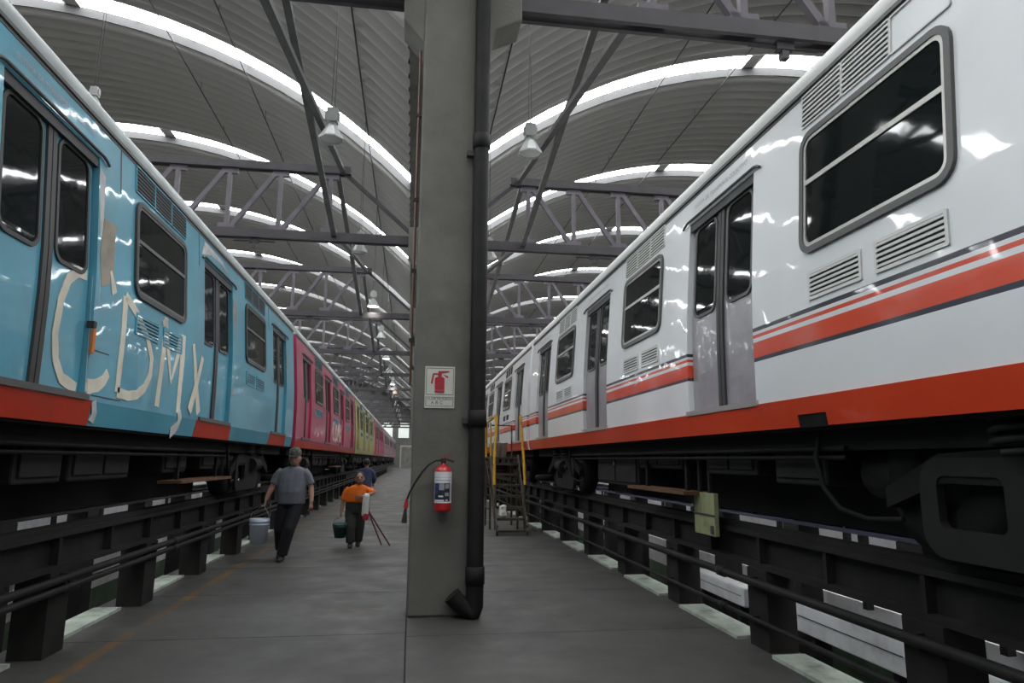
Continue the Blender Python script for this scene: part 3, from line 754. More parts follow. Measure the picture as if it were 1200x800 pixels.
def make_car(name, label, cx, yc, flip, paint, door_paint, style, near, group=None):
    """style 'white' or 'colour'"""
    t = thing(name, label, 'train car', (cx, yc, ZR), PI if flip else 0, group)
    white = style == 'white'
    gas = 'gasket_grey' if white else 'gasket'
    slatm = 'slat_white' if white else 'slat_dark'
    link('body', cached('body' + paint, lambda: body_mesh(paint)), t)
    link('roof', cached('roof' + style, lambda: roof_mesh('slat_white' if white else 'roof_edge')), t)
    link('gutter', cached('gut', lambda: patch(patch(MB(), -LEN / 2, LEN / 2, 2.43, 2.46, -.01, .018, 1), -LEN / 2, LEN / 2, 2.40, 2.43, -.01, .004, 1).mesh('gutter', 'gasket_grey')), t)
    if white:
        link('skirt', cached('skirtw', lambda: patch(patch(patch(MB(), -LEN / 2, 3.32, 0, .20, -.02, .012, 2), 3.66, LEN / 2, 0, .20, -.02, .012, 2), 3.32, 3.66, .085, .20, -.02, .012, 1).mesh('skirt', 'orange_paint')), t)
        link('skirt_notch', cached('notch', lambda: patch(MB(), 3.30, 3.68, -.005, .09, -.03, .006, 1).mesh('skirt_notch', 'under')), t)
    elif paint == 'cyan_paint':
        def redp():
            mb = MB()
            return mb.prism([(-.76, 0), (.62, 0), (.80, .0), (.78, .195), (-.74, .195)][:5], lambda s, h: S(s, h, -.01), lambda s, h: S(s, h, .008)).mesh('skirt_panel', 'red_paint')
        me = cached('redp', redp)
        for d in DOORS: link('skirt_panel', me, t, (0, d, 0))
    elif paint == 'magenta_paint':
        link('skirt', cached('skirtm', lambda: patch(MB(), -LEN / 2, LEN / 2, 0, .12, -.02, .010, 1).mesh('skirt', 'red_paint')), t)
    # doors: two leaves each
    def leaf(sg):
        mb = MB(); a, b = sorted((sg * .03, sg * DW)); return patch(mb, a, b, DB, DT, -.075, -.05).mesh('door_leaf', door_paint)
    def leaf_pane(sg):
        a, b = sorted((sg * .12, sg * (DW - .07))); return rplate(MB(), a, b, 1.15, 2.05, .09, -.046).mesh('pane', 'glass')
    def leaf_gas(sg):
        a, b = sorted((sg * .10, sg * (DW - .05))); return rring(MB(), a, b, 1.13, 2.07, .11, .03, -.05, -.036).mesh('pane_gasket', gas)
    for d in DOORS:
        for sg in (-1, 1):
            lf = link('door_leaf', cached(('leaf', sg, door_paint), lambda: leaf(sg)), t, (0, d, 0))
            link('pane', cached(('lp', sg), lambda: leaf_pane(sg)), lf)
            link('pane_gasket', cached(('lg', sg, gas), lambda: leaf_gas(sg)), lf)
        link('door_seal', cached(('seal',), lambda: patch(patch(MB(), -.062, -.006, DB, DT, -.06, -.03), .006, .062, DB, DT, -.06, -.03).mesh('door_seal', 'gasket')), t, (0, d, 0))
        link('door_header', cached(('hd',), lambda: patch(MB(), -DW - .02, DW + .02, DT - .06, DT + .02, -.06, -.01, 1).mesh('door_header', 'gasket')), t, (0, d, 0))
        link('door_sill', cached(('sill', style), lambda: patch(MB(), -DW - .05, DW + .05, .19, .235, -.07, .022, 1).mesh('door_sill', 'alu_trim' if white else 'gasket_grey')), t, (0, d, 0))
        link('drip_rail', cached(('drip', style), lambda: MB().tube([S(-DW - .15, DT + .01, .02), S(-DW - .11, DT + .035, .02), S(-DW - .05, DT + .05, .02), S(DW + .05, DT + .05, .02), S(DW + .11, DT + .035, .02), S(DW + .15, DT + .01, .02)], .014, 6).mesh('drip_rail', 'gasket_grey')), t, (0, d, 0))
    # windows
    for w in WINS:
        wo = link('window', cached(('win', gas), lambda: rring(MB(), -.71, .71, 1.18, 2.09, .13, .045, -.01, .024).mesh('window', gas)), t, (0, w, 0))
        link('window_frame', cached(('wf', style), lambda: rring(MB(), -.668, .668, 1.222, 2.048, .095, .03, -.01, .017).mesh('window_frame', 'alu_trim' if white else 'gasket_grey')), wo)
        link('pane', cached(('wp1',), lambda: rplate(MB(), -.655, .655, 1.235, 2.035, .085, .008).mesh('pane', 'glass')), wo)
        link('transom', cached(('tr', style), lambda: patch(MB(), -.65, .65, 1.69, 1.725, .0, .018, 1).mesh('transom', 'alu_trim' if white else 'gasket_grey')), wo)
        # louvres above (three in a row) and below (two)
        for j, cxs in enumerate((-.475, 0, .475)[:2 if (white and near and w > 4) else 3]):
            g = link('vent_grille', cached(('vgu',), lambda: patch(MB(), -.225, .225, 2.165, 2.395, -.02, .003, 1).mesh('vent_grille', 'vent_dark')), t, (0, w + cxs, 0))
            if near:
                sm = cached(('slu', slatm), lambda: MB().box((0, -.225, -.008), (.008, .225, .007)).mesh('slat', slatm))
                for q in range(6):
                    h = 2.192 + q * .0365
                    link('slat', sm, g, (HW - inset(h) + .002, 0, SK + h))
        link('vent_frame', cached(('vfu', style), lambda: rring(rring(rring(MB(), -.71, -.235, 2.15, 2.41, .02, .012, 0, .012), -.24, .24, 2.15, 2.41, .02, .012, 0, .012), .235, .71, 2.15, 2.41, .02, .012, 0, .012).mesh('vent_frame', 'slat_white' if white else paint)), t, (0, w, 0))
        for cxs in (-.345, .345):
            g = link('vent_grille', cached(('vgl',), lambda: patch(MB(), -.27, .27, .865, 1.035, -.02, .003, 1).mesh('vent_grille', 'vent_dark')), t, (0, w + cxs, 0))
            link('frame', cached(('vfl', style), lambda: rring(MB(), -.285, .285, .85, 1.05, .012, .022, 0, .012).mesh('frame', 'slat_white' if white else paint)), g)
            if near:
                sm = cached(('sll', slatm), lambda: MB().box((0, -.265, -.009), (.009, .265, .007)).mesh('slat', 'slat_white' if white else paint))
                for q in range(5):
                    h = .89 + q * .032
                    link('slat', sm, g, (HW - inset(h) + .003, 0, SK + h))
    # lettering over the doors
    if near:
        words = []
        for wd in 'SISTEMA DE TRANSPORTE COLECTIVO'.split():
            me = text_mesh(wd, .062); me.materials.append(M['grey_text' if white else 'pink_text'])
            words.append((me, max(v.co.x for v in me.vertices) - min(v.co.x for v in me.vertices)))
        tot = sum(w_ for _, w_ in words) + .03 * (len(words) - 1)
        for d in DOORS:
            a = -tot / 2
            for me, w_ in words:
                o = link('lettering', me, t, (HW - inset(2.29) + .006, d + a + w_ / 2, SK + 2.29)); o.rotation_euler = (PI / 2 - .09, 0, PI / 2)
                a += w_ + .03
    underframe(t, near, white)
    return t

def underframe(t, near, white):
    link('underframe', cached('uf', lambda: MB().box((-1.05, -LEN / 2 + .2, SK - .16), (1.05, LEN / 2 - .2, SK + .06)).box((-1.2, -LEN / 2 + .1, SK - .02), (1.2, LEN / 2 - .1, SK + .07)).mesh('underframe', 'under')), t)
    for sg in (-1, 1):
        y = sg * (LEN / 2 - 2.6)
        def frame():
            mb = MB()
            for x in (-.98, .98):
                mb.prism([(-1.35, .42), (-.9, .62), (-.5, .64), (.5, .64), (.9, .62), (1.35, .42), (1.35, .30), (.9, .46), (-.9, .46), (-1.35, .30)], lambda a, z: (x - .06, a, z), lambda a, z: (x + .06, a, z))
            mb.box((-.98, -.22, .40), (.98, .22, .66)); mb.box((-.98, -1.3, .34), (.98, -1.2, .46)); mb.box((-.98, 1.2, .34), (.98, 1.3, .46))
            mb.box((-.5, -.5, .30), (.5, .5, .55))
            return mb.mesh('bogie_frame', 'under')
        bo = link('bogie_frame', cached('bogie', frame), t, (0, y, 0))
        ty = cached('tyre', lambda: MB().lathe([(.20, -.12), (.40, -.13), (.49, -.09), (.50, 0), (.49, .09), (.40, .13), (.20, .12), (.18, .05), (0, .05)], n=24).lathe([(0, -.05), (.18, -.05), (.20, -.12)], n=24).mesh('tyre', 'rubber'))
        hub = cached('hub', lambda: MB().lathe([(0, .16), (.10, .16), (.13, .12), (.17, .09), (.26, .07), (.30, .11)], n=20).mesh('wheel_hub', 'under_box'))
        ax = cached('axle', lambda: MB().tube([(-.8, 0, 0), (.8, 0, 0)], .08, 12).mesh('axle', 'under'))
        for ay in (-1.0, 1.0):
            link('axle', ax, bo, (0, ay, .50))
            for sx in (-1, 1):
                w_ = link('tyre', ty, bo, (sx * .82, ay, .50)); w_.rotation_euler = (0, sx * PI / 2, 0)
                h_ = link('wheel_hub', hub, bo, (sx * .82, ay, .50)); h_.rotation_euler = (0, sx * PI / 2, 0)
        if near:
            sp = cached('spring', lambda: MB().tube([(.13 * math.cos(k * PI / 4), .13 * math.sin(k * PI / 4), k * .30 / 40) for k in range(41)], .02, 6).mesh('coil_spring', 'under_box'))
            for ay in (-.38, .38): link('coil_spring', sp, bo, (1.0, ay, .62))
            link('brake_cylinder', cached('bc', lambda: MB().tube([(0, -.22, 0), (0, .22, 0)], .11, 14).tube([(0, .22, 0), (0, .42, -.03)], .03, 8).mesh('brake_cylinder', 'under_box')), bo, (1.06, .05, .46))
            def cover():        # guard plate with a window opening
                mb = MB()
                out = rrect(-.75, .75, .06, .60, .16, 6); inn = rrect(-.62, -.18, .22, .50, .05, 6); n = len(out)
                for x in (1.0, 1.05):
                    vs = [(x, a, z) for a, z in out] + [(x, a, z) for a, z in inn]
                    mb.add(vs, [(i, (i + 1) % n, n + (i + 1) % n, n + i) for i in range(n)])
                for ring in (out, inn):
                    mb.add([(x, a, z) for x in (1.0, 1.05) for a, z in ring], [(i, (i + 1) % n, n + (i + 1) % n, n + i) for i in range(n)])
                return mb.mesh('guard_plate', 'under_box')
            link('guard_plate', cached('guard', cover), bo, (0, -.3 if sg > 0 else .2, 0))
            link('guide_wheel', cached('gwh', lambda: MB().lathe([(0, -.06), (.20, -.06), (.24, -.03), (.24, .03), (.20, .06), (0, .06)], n=20).mesh('guide_wheel', 'rubber')), bo, (1.02, 1.75 * sg, .2))
            link('air_hose', cached('hose', lambda: MB().tube([(1.1, .0, .8), (1.13, -.02, .6), (1.13, .05, .4), (1.12, .2, .27), (1.08, .42, .22), (1.05, .7, .24)], .018, 8).mesh('air_hose', 'rubber')), bo, (0, -1.9 * sg if sg > 0 else 1.0, 0))
    link('filler_trunk', cached('trunk', lambda: MB().box((-.55, -4.0, .07), (.5, 4.0, SK)).box((-.4, -7.6, .25), (.4, -4.0, SK)).box((-.4, 4.0, .25), (.4, 7.6, SK)).mesh('filler_trunk', 'under')), t)  # dark filler mass added to block the bright floor beyond, keeping the underside black
    boxes = [(-2.9, -.95, .23), (-.9, .53, .48), (1.2, 2.2, .45), (2.5, 3.2, .4)] if white else [(-3.2, -2.0, .38), (-1.75, -1.07, .37), (-.95, .25, .37), (1.2, 2.0, .40), (2.6, 3.2, .42)]
    for i, (a, b, z) in enumerate(boxes):
        e = link('equipment_box', cached(('eq', i, white), lambda: MB().box((-.95, a, z), (.98, b, SK - .1)).mesh('equipment_box', 'under_box')), t, bevel=.02 if near else 0)
        if near:
            n = 2 if b - a > 1 else 1
            for j in range(n):
                y0 = a + .05 + (b - a - .05) / n * j; y1 = y0 + (b - a - .05) / n - .05
                c = MB().box((.98, y0, z + .05), (1.0, y1, SK - .16)).build('cover', 'under_box', e, bevel=.006)
            MB().box((1.0, (a + b) / 2 - .03, z + .28), (1.02, (a + b) / 2 + .03, z + .33)).build('latch', 'steel', e)
    if near:
        link('air_tank', cached('tank', lambda: MB().tube([(0, -.45, 0), (0, -.40, 0), (0, .40, 0), (0, .45, 0)], [.12, .17, .17, .12], 16).mesh('air_tank', 'under_box')), t, (.75, 3.9, .50))
        ya, yb = (-.85, 1.0) if white else (1.3, 3.5)
        MB().box((.90, ya, .23 if white else .28), (1.16, yb, .265 if white else .315)).build('collector_beam', 'wood', t)
        for y in (ya + .3, yb - .3): MB().box((.98, y, .25), (1.02, y + .06, SK)).build('beam_hanger', 'under', t)
        for z, r in ((.66, .02), (.60, .016)):
            MB().tube([(1.08, -4.0, z), (1.08, -1, z), (1.08, 3.6, z)], r, 8).build('brake_pipe', 'under', t)

# right-hand white train
make_car('white_train_car', 'white metro car with orange stripes beside the column, nearest full car', CR, 15.65 - LEN / 2, True, 'white_paint', 'alu', 'white', True)
make_car('white_train_car', 'next white metro car coupled behind the nearest one, beside the yellow steps', CR, 16.0 + LEN / 2, True, 'white_paint', 'alu', 'white', False)
make_car('white_train_car', 'third white metro car of the orange striped train, mostly hidden', CR, 32.1 + LEN / 2, True, 'white_paint', 'alu', 'white', False)
# left-hand colourful train
YL = 14.9 - LEN / 2
blue = make_car('blue_train_car', 'sky blue metro car with large hand painted CDMX letters', CL, YL, False, 'cyan_paint', 'cyan_paint', 'colour', True)
PITCH = 16.1
seq = [('magenta_train_car', 'magenta_paint', 'magenta metro car coupled directly behind the blue car'),
       ('yellow_train_car', 'yellow_paint', 'yellow metro car behind the magenta one'),
       ('magenta_train_car', 'magenta_paint', 'second magenta metro car, behind the yellow car'),
       ('mauve_train_car', 'mauve_paint', 'dull mauve metro car far down the colourful train'),
       ('mauve_train_car', 'mauve_paint', 'dull mauve metro car far down the colourful train'),
       ('mauve_train_car', 'mauve_paint', 'dull mauve metro car far down the colourful train')]
for i, (n_, p_, l_) in enumerate(seq):
    make_car(n_, l_, CL, YL + PITCH * (i + 1), False, p_, p_, 'colour', i == 0, 'dull mauve cars at the far end' if i > 2 else None)
# couplings / gangway bellows between cars are parts of the car in front
for nm, cx, y, par in (('blue', CL, 14.9, blue),):
    MB().box((-.7, 15.7 / 2, SK + .1), (.7, 15.7 / 2 + .34, SK + 2.2)).build('gangway_bellows', 'gasket', par)

# hand-painted letters on the blue car: strokes given as (world Y, world Z)
def stroke(pts, w, off=.006, name='painted_letter', m_='tape', par=blue, yc=YL):
    P = [Vector((y - yc, z - ZR - SK)) for y, z in pts]
    # resample
    R_ = []
    for a, b in zip(P[:-1], P[1:]):
        n = max(1, int((b - a).length / .06))
        R_ += [a + (b - a) * i / n for i in range(n)]
    R_.append(P[-1])
    ws = w if isinstance(w, (list, tuple)) else [w, w]
    L_, Rr = [], []
    for i, p in enumerate(R_):
        d = (R_[min(i + 1, len(R_) - 1)] - R_[max(i - 1, 0)]).normalized(); nn = Vector((-d.y, d.x))
        ww = (ws[0] + (ws[1] - ws[0]) * i / max(1, len(R_) - 1)) / 2 * (1 + random.uniform(-.06, .06))
        L_.append(p + nn * ww); Rr.append(p - nn * ww)
    n = len(R_)
    vs = [S(p.x, p.y, off) for p in L_] + [S(p.x, p.y, off) for p in Rr] + [S(p.x, p.y, off - .005) for p in L_] + [S(p.x, p.y, off - .005) for p in Rr]
    fs = []
    for i in range(n - 1):
        fs += [(i, n + i, n + i + 1, i + 1), (i, i + 1, 2 * n + i + 1, 2 * n + i), (n + i, 3 * n + i, 3 * n + i + 1, n + i + 1)]
    fs += [(0, 2 * n, 3 * n, n), (n - 1, 2 * n - 1, 4 * n - 1, 3 * n - 1)]
    return MB().add(vs, fs).build(name, m_, par)
stroke([(5.56, 2.98), (5.42, 2.97), (5.29, 2.88), (5.20, 2.70), (5.17, 2.45), (5.22, 2.27), (5.33, 2.15), (5.56, 2.10)], .085, -.043)
stroke([(5.63, 2.12), (5.80, 2.15), (5.90, 2.20), (5.96, 2.27)], [.12, .09])
stroke([(5.86, 3.10), (5.95, 2.93)], [.04, .10])
stroke([(6.18, 2.96), (6.17, 2.13)], [.10, .09])
stroke([(6.18, 2.97), (6.45, 2.86), (6.70, 2.70), (6.86, 2.52), (6.86, 2.36), (6.76, 2.23), (6.6, 2.15), (6.40, 2.12), (6.17, 2.13)], .085)
stroke([(7.18, 2.98), (7.10, 2.08)], [.10, .11])
stroke([(7.14, 2.96), (7.42, 2.36)], [.15, .03])
stroke([(7.66, 2.86), (7.42, 2.34)], [.15, .03])
stroke([(7.72, 2.90), (7.72, 2.06)], [.15, .11])
stroke([(8.08, 2.86), (8.22, 2.5), (8.43, 2.10)], [.08, .14])
stroke([(8.42, 2.76), (8.25, 2.4), (8.08, 2.10)], [.09, .14], off=.011)
stroke([(7.75, 2.08), (7.80, 2.0), (7.78, 1.93), (7.62, 1.84)], [.10, .13], name='paint_drip', m_='primer_white', off=.010)
stroke([(5.76, 2.02), (5.82, 1.93), (5.80, 1.86)], [.06, .10], name='paint_drip', m_='primer_white', off=.010)
def blotch(poly, m_, name='primer_patch', off=.004):
    P = [(y - YL, z - ZR - SK) for y, z in poly]
    MB().prism(P, lambda s, h: S(s, h, off - .004), lambda s, h: S(s, h, off)).build(name, m_, blue)
blotch([(5.70, 2.93), (5.84, 2.98), (5.92, 3.05), (5.93, 3.45), (5.98, 3.52), (5.72, 3.50), (5.66, 3.2)], 'primer')
blotch([(5.61, 2.08), (5.68, 2.10), (5.69, 2.9), (5.72, 3.85), (5.62, 3.9)], 'primer_white', off=.003)
blotch([(9.83, 2.45), (9.90, 2.44), (9.98, 2.7), (9.97, 3.4), (10.02, 3.7), (9.83, 3.8)], 'primer')
blotch([(8.36, 4.0), (8.75, 4.1), (9.3, 4.12), (9.55, 4.06), (9.3, 4.18), (8.5, 4.2)], 'primer_white', off=.003)
blotch([(14.03, 2.5), (14.10, 2.5), (14.16, 3.1), (14.1, 3.6), (14.03, 3.6)], 'primer')
MB().box((HW + .0, 5.60 - YL, SK + .55), (HW + .02, 5.645 - YL, SK + .74)).build('marker_light', 'amber', blue)
MB().box((HW - .04, 5.60 - YL, SK + .75), (HW + .015, 5.65 - YL, SK + .80)).build('marker_cap', 'black', blue)
for a, b, z in ((5.62, 5.95, 2.41), (5.72, 6.25, 2.06)):
    patch(MB(), a - YL, b - YL, z - ZR - SK, z - ZR - SK + .008, 0, .004, 1).build('panel_seam', 'gasket', blue)
for s_ in (4.02, 4.10, 6.02, 8.25, 12.3):
    patch(MB(), s_ - YL, s_ - YL + .012, 2.0 if s_ > 5 else 2.2, 2.44, 0, .004, 1).build('panel_seam', 'gasket_grey', blue)
# smaller painted letters on the magenta car
mag = [o for o in bpy.data.objects if o.name == 'magenta_train_car'][0]
for pts in ([(22.8, 2.75), (22.4, 2.7), (22.3, 2.4), (22.5, 2.2), (22.8, 2.2)], [(23.1, 2.75), (23.1, 2.15), (23.5, 2.25), (23.55, 2.5), (23.1, 2.75)],
            [(23.8, 2.15), (23.85, 2.75), (24.05, 2.35), (24.25, 2.75), (24.3, 2.15)], [(24.5, 2.75), (24.9, 2.15)], [(24.9, 2.75), (24.5, 2.15)]):
    stroke(pts, .09, par=mag, yc=YL + PITCH)

# pale green hatch panel hanging under the white car
wcar = [o for o in bpy.data.objects if o.name == 'white_train_car'][0]
t = thing('hanging_panel', 'pale green hatch panel hanging under the white car beside the girder', 'panel', (2.93, 6.47, .87))
for y in (.1, .34): MB().box((.01, y, .3), (.04, y + .05, .86)).build('strap', 'girder', t)
MB().box((0, 0, 0), (.05, .48, .41)).build('panel', 'pale_green', t, bevel=.006)
MB().box((-.008, -.01, .19), (0, .49, .205)).build('seam', 'gasket', t)
MB().box((-.01, .02, .02), (.0, .08, .10)).build('hinge', 'gasket', t)
t = thing('cable_tray', 'pale green box tray lying beyond the blue girder under the white car', 'tray', (4.9, 5.2, 0))
MB().box((0, 0, .98), (.25, .9, 1.10)).box((0, 1.05, .98), (.25, 2.3, 1.10)).build('tray', 'pale_green', t)
MB().box((.05, .2, 1.10), (.2, .6, 1.16)).build('lid', 'pit_white', t)
for y in (.2, 2.0): MB().box((.08, y, 0), (.16, y + .08, .98)).build('stand', 'girder', t)

# ------------------------------------------------------------------ yellow access steps by the white train
t = thing('access_steps', 'yellow handrailed steel access steps beside the white train', 'steps', (2.18, 14.9, 0))
W2 = .325; NS = 7; RISEs = .235; RUN = .19
for s in (-1, 1):
    MB().beam((s * W2, -.03, .05), (s * W2, NS * RUN + .1, NS * RISEs + .02), .035, .14).build('stringer', 'stair_steel', t)
    MB().beam((s * W2, 0, 0), (s * W2, 0, .22), .05, .05).build('foot', 'stair_steel', t)
for i in range(NS):
    z = RISEs * (i + .4); y = RUN * (i + .2)
    MB().box((-W2, y, z - .02), (W2, y + .2, z + .012)).box((-W2, y - .005, z - .035), (W2, y + .01, z + .014)).build('step', 'stair_steel', t)
ZP = 1.66; y0 = NS * RUN
MB().box((-W2 - .02, y0, ZP - .04), (W2 + .02, y0 + 1.1, ZP)).build('platform', 'stair_steel', t)
for s in (-1, 1):
    for y in (y0 + .05, y0 + 1.05): MB().beam((s * W2, y, 0), (s * W2, y, ZP), .045, .045).build('leg', 'stair_steel', t)
    MB().beam((s * W2, .15, .1), (s * W2, y0 + 1.0, ZP - .1), .03, .03).build('brace', 'stair_steel', t)
    MB().beam((s * W2, y0 + .05, .45), (s * W2, y0 + 1.05, .45), .03, .03).build('brace', 'stair_steel', t)
    # tall yellow handrail: leaning front post then top rail
    MB().tube([(s * (W2 + .02), .42, 1.05), (s * (W2 + .01), .55, 1.6), (s * (W2 - .05), .72, 2.6)], .032, 10).build('handrail', 'yellow_steel', t)
    MB().tube([(s * W2, .42, 1.05), (s * W2, .30, .1)], .03, 8).build('handrail_post', 'stair_steel', t)
MB().tube([(-W2, .72, 2.56), (-W2, y0 + 1.05, 2.5), (-W2, y0 + 1.05, ZP)], .028, 8).build('handrail', 'yellow_steel', t)
MB().tube([(-W2, y0 + .05, 2.42), (-W2, y0 + .05, ZP)], .02, 8).build('handrail_post', 'yellow_steel', t)
MB().tube([(-W2, y0 + .05, 2.40), (W2 - .15, y0 + .05, 2.40), (W2 - .15, y0 + .05, ZP)], .02, 8).build('guard_rail', 'stair_steel', t)
for i, (x, y) in enumerate(((-.18, y0 + .35), (.02, y0 + .6))):
    b = thing('paint_bucket', ('white bucket on the steps platform nearer the yellow rail', 'white bucket farther back on the steps platform')[i], 'bucket', (2.17 + x, 14.9 + y, ZP))
    MB().lathe([(0, .0), (.11, 0), (.135, .33), (.145, .33), (.145, .36), (.125, .36), (.10, .02), (0, .02)], n=18).build('pail', 'white_plastic', b)
    MB().tube([(-.14, 0, .31), (-.13, -.09, .24), (0, -.15, .19), (.13, -.09, .24), (.14, 0, .31)], .004, 5).build('handle', 'steel', b)
b = thing('rag_bundle', 'white rag bundle lying on a step of the access steps', 'rag', (2.02, 14.9 + .40, RISEs * 1.4 + .012))
rb = MB()
for i in range(7): rb.tube([(random.uniform(-.06, .06), random.uniform(-.05, .05), .03), (random.uniform(-.06, .06), random.uniform(-.05, .05), random.uniform(.1, .30))], [.055, .045], 8)
e = remesh(rb, .015, 3); e.materials.append(M['white_plastic']); link('cloth', e, b)

# ------------------------------------------------------------------ people
def ring_tube(mb, rows, n=16):
    """rows: (centre, rx, ry) horizontal ellipses"""
    vs = []
    for c, rx, ry in rows:
        for k in range(n):
            a = 2 * PI * k / n; vs.append((c[0] + rx * math.cos(a), c[1] + ry * math.sin(a), c[2]))
    fs = [(i * n + k, i * n + (k + 1) % n, (i + 1) * n + (k + 1) % n, (i + 1) * n + k) for i in range(len(rows) - 1) for k in range(n)]
    fs += [tuple(reversed(range(n))), tuple(range((len(rows) - 1) * n, len(rows) * n))]
    return mb.add(vs, fs)
def ball(mb, c, rx, ry, rz, n=14):
    rows = []
    for i in range(1, 10):
        a = -PI / 2 + PI * i / 10; rows.append(((c[0], c[1], c[2] + rz * math.sin(a)), rx * math.cos(a), ry * math.cos(a)))
    return ring_tube(mb, rows, n)
def lerp(a, b, t_): return tuple(x + (y - x) * t_ for x, y in zip(a, b))
def hand(mb, wrist, dirv, side, curl=.6):
    """palm and five fingers hanging from the wrist; dirv = forearm direction, side = direction towards the thumb"""
    w = Vector(wrist); d = Vector(dirv).normalized(); s = Vector(side); s = (s - d * s.dot(d)).normalized(); nrm = d.cross(s)
    pc = w + d * .05
    for k in range(-2, 3): mb.tube([w + s * k * .009, w + d * .085 + s * k * .016], [.017, .016], 8)
    for k, ln in zip((-1.5, -.5, .5, 1.5), (.055, .072, .078, .07)):
        b0 = w + d * .085 + s * k * .019
        b1 = b0 + (d * math.cos(curl) + nrm * math.sin(curl)) * ln * .55
        b2 = b1 + (d * math.cos(curl * 2.2) + nrm * math.sin(curl * 2.2)) * ln * .5
        mb.tube([b0 - d * .01, b1, b2], [.0095, .009, .0075], 7)
    b0 = w + d * .03 + s * .026
    b1 = b0 + (d * .6 + s * .7).normalized() * .038; b2 = b1 + (d * .9 + nrm * .35).normalized() * .034
    mb.tube([b0, b1, b2], [.013, .011, .009], 7)
def figure(label, loc, J, rad, m, rz=0, hat=None):
    """J: joints in local metres (figure faces -Y). rad: girths. m: materials."""
    t = thing('person', label, 'person', loc, rz)
    g = rad
    # --- body: one continuous surface
    b = MB(); hd = J['head']; hr = g['head']
    ball(b, hd, hr * .76, hr * .92, hr * 1.08)
    ball(b, (hd[0], hd[1] - hr * .12, hd[2] - hr * .55), hr * .58, hr * .72, hr * .55)          # jaw
    b.tube([(hd[0], hd[1] - hr * .88, hd[2] + hr * .12), (hd[0], hd[1] - hr * 1.12, hd[2] - hr * .22), (hd[0], hd[1] - hr * .9, hd[2] - hr * .28)], [.010, .017, .012], 8)   # nose
    b.tube([(hd[0] - hr * .28, hd[1] - hr * .83, hd[2] - hr * .55), (hd[0] + hr * .28, hd[1] - hr * .83, hd[2] - hr * .55)], .011, 7)     # lips
    for s in (-1, 1): ball(b, (hd[0] + s * hr * .78, hd[1] + .01, hd[2] - .01), .012, .022, .034, 8)    # ears
    nk = J['neck']; b.tube([(hd[0], hd[1] + .015, hd[2] - hr * .6), nk, (nk[0], nk[1] + .01, nk[2] - .06)], [g['neck'], g['neck'], g['neck'] * 1.3], 12)
    hp = J['hip']; ch = J['chest']
    ring_tube(b, [(hp, g['hip'][0] * .9, g['hip'][1] * .9), (lerp(hp, ch, .4), g['waist'][0] * .92, g['waist'][1] * .92), (ch, g['chest'][0] * .92, g['chest'][1] * .92), ((nk[0], nk[1] + .02, nk[2] - .05), g['chest'][0] * .5, g['chest'][1] * .55)])
    for s in 'lr':
        sh, el, wr = J['sh' + s], J['el' + s], J['wr' + s]
        b.tube([lerp(sh, ch, .35), sh, lerp(sh, el, .35), el, lerp(el, wr, .3), wr], [g['arm'] * .95, g['arm'] * .95, g['arm'], g['arm'] * .82, g['arm'] * .85, g['arm'] * .58], 12)
        d = Vector(wr) - Vector(el); hand(b, wr, J.get('hd' + s, d), J.get('th' + s, (0, -1, 0)), J.get('curl' + s, .55))
        hj, kn, an = J['hj' + s], J['kn' + s], J['an' + s]
        b.tube([hj, lerp(hj, kn, .5), kn, lerp(kn, an, .3), an], [g['leg'] * .95, g['leg'] * .85, g['leg'] * .66, g['leg'] * .66, g['leg'] * .42], 12)
    e = remesh(b, .008, 3); e.materials.append(M[m['skin']]); link('body', e, t)
    # eyes and brows
    for s in (-1, 1):
        ball(MB(), (hd[0] + s * hr * .32, hd[1] - hr * .80, hd[2] + hr * .08), .015, .010, .009, 8).build('eye', 'hair', t)
        MB().tube([(hd[0] + s * hr * .15, hd[1] - hr * .87, hd[2] + hr * .26), (hd[0] + s * hr * .5, hd[1] - hr * .75, hd[2] + hr * .26)], .006, 6).build('eyebrow', 'hair', t)
    # --- shirt
    c = MB(); k = 1.06
    ring_tube(c, [((hp[0], hp[1], hp[2] + J.get('hem', -.05)), g['hip'][0] * k * 1.02, g['hip'][1] * k * 1.02), (lerp(hp, ch, .4), g['waist'][0] * k, g['waist'][1] * k), (ch, g['chest'][0] * k, g['chest'][1] * k),
                  (lerp(ch, nk, .42), g['chest'][0] * .98, g['chest'][1] * .9), (lerp(ch, nk, .62), g['chest'][0] * .97, g['chest'][1] * .82), (lerp(ch, nk, .80), g['chest'][0] * .78, g['chest'][1] * .7), (lerp(ch, nk, .92), g['chest'][0] * .46, g['chest'][1] * .55), (lerp(ch, nk, .98), g['neck'] * 1.3, g['neck'] * 1.2)])
    for s in 'lr':
        sh, el, wr = J['sh' + s], J['el' + s], J['wr' + s]; sl = J.get('sleeve', .8)
        pts = [lerp(sh, ch, .5), sh, lerp(sh, el, .25), lerp(sh, el, .5)]; rs = [g['arm'] * 1.5, g['arm'] * 1.42, g['arm'] * 1.42, g['arm'] * 1.4]
        if sl <= 1: pts.append(lerp(sh, el, sl)); rs.append(g['arm'] * 1.4)
        else: pts += [el, lerp(el, wr, sl - 1)]; rs += [g['arm'] * 1.2, g['arm'] * 1.0]
        c.tube(pts, rs, 12)
    e = remesh(c, .012, 5); e.materials.append(M[m['shirt']]); link('shirt', e, t)
    # --- trousers
    c = MB()
    ring_tube(c, [((hp[0], hp[1], hp[2] - .09), g['hip'][0] * .9, g['hip'][1] * .95), (hp, g['hip'][0] * 1.0, g['hip'][1] * 1.02), ((hp[0], hp[1], hp[2] + J.get('waistband', .06)), g['waist'][0] * .98, g['waist'][1] * .98)])
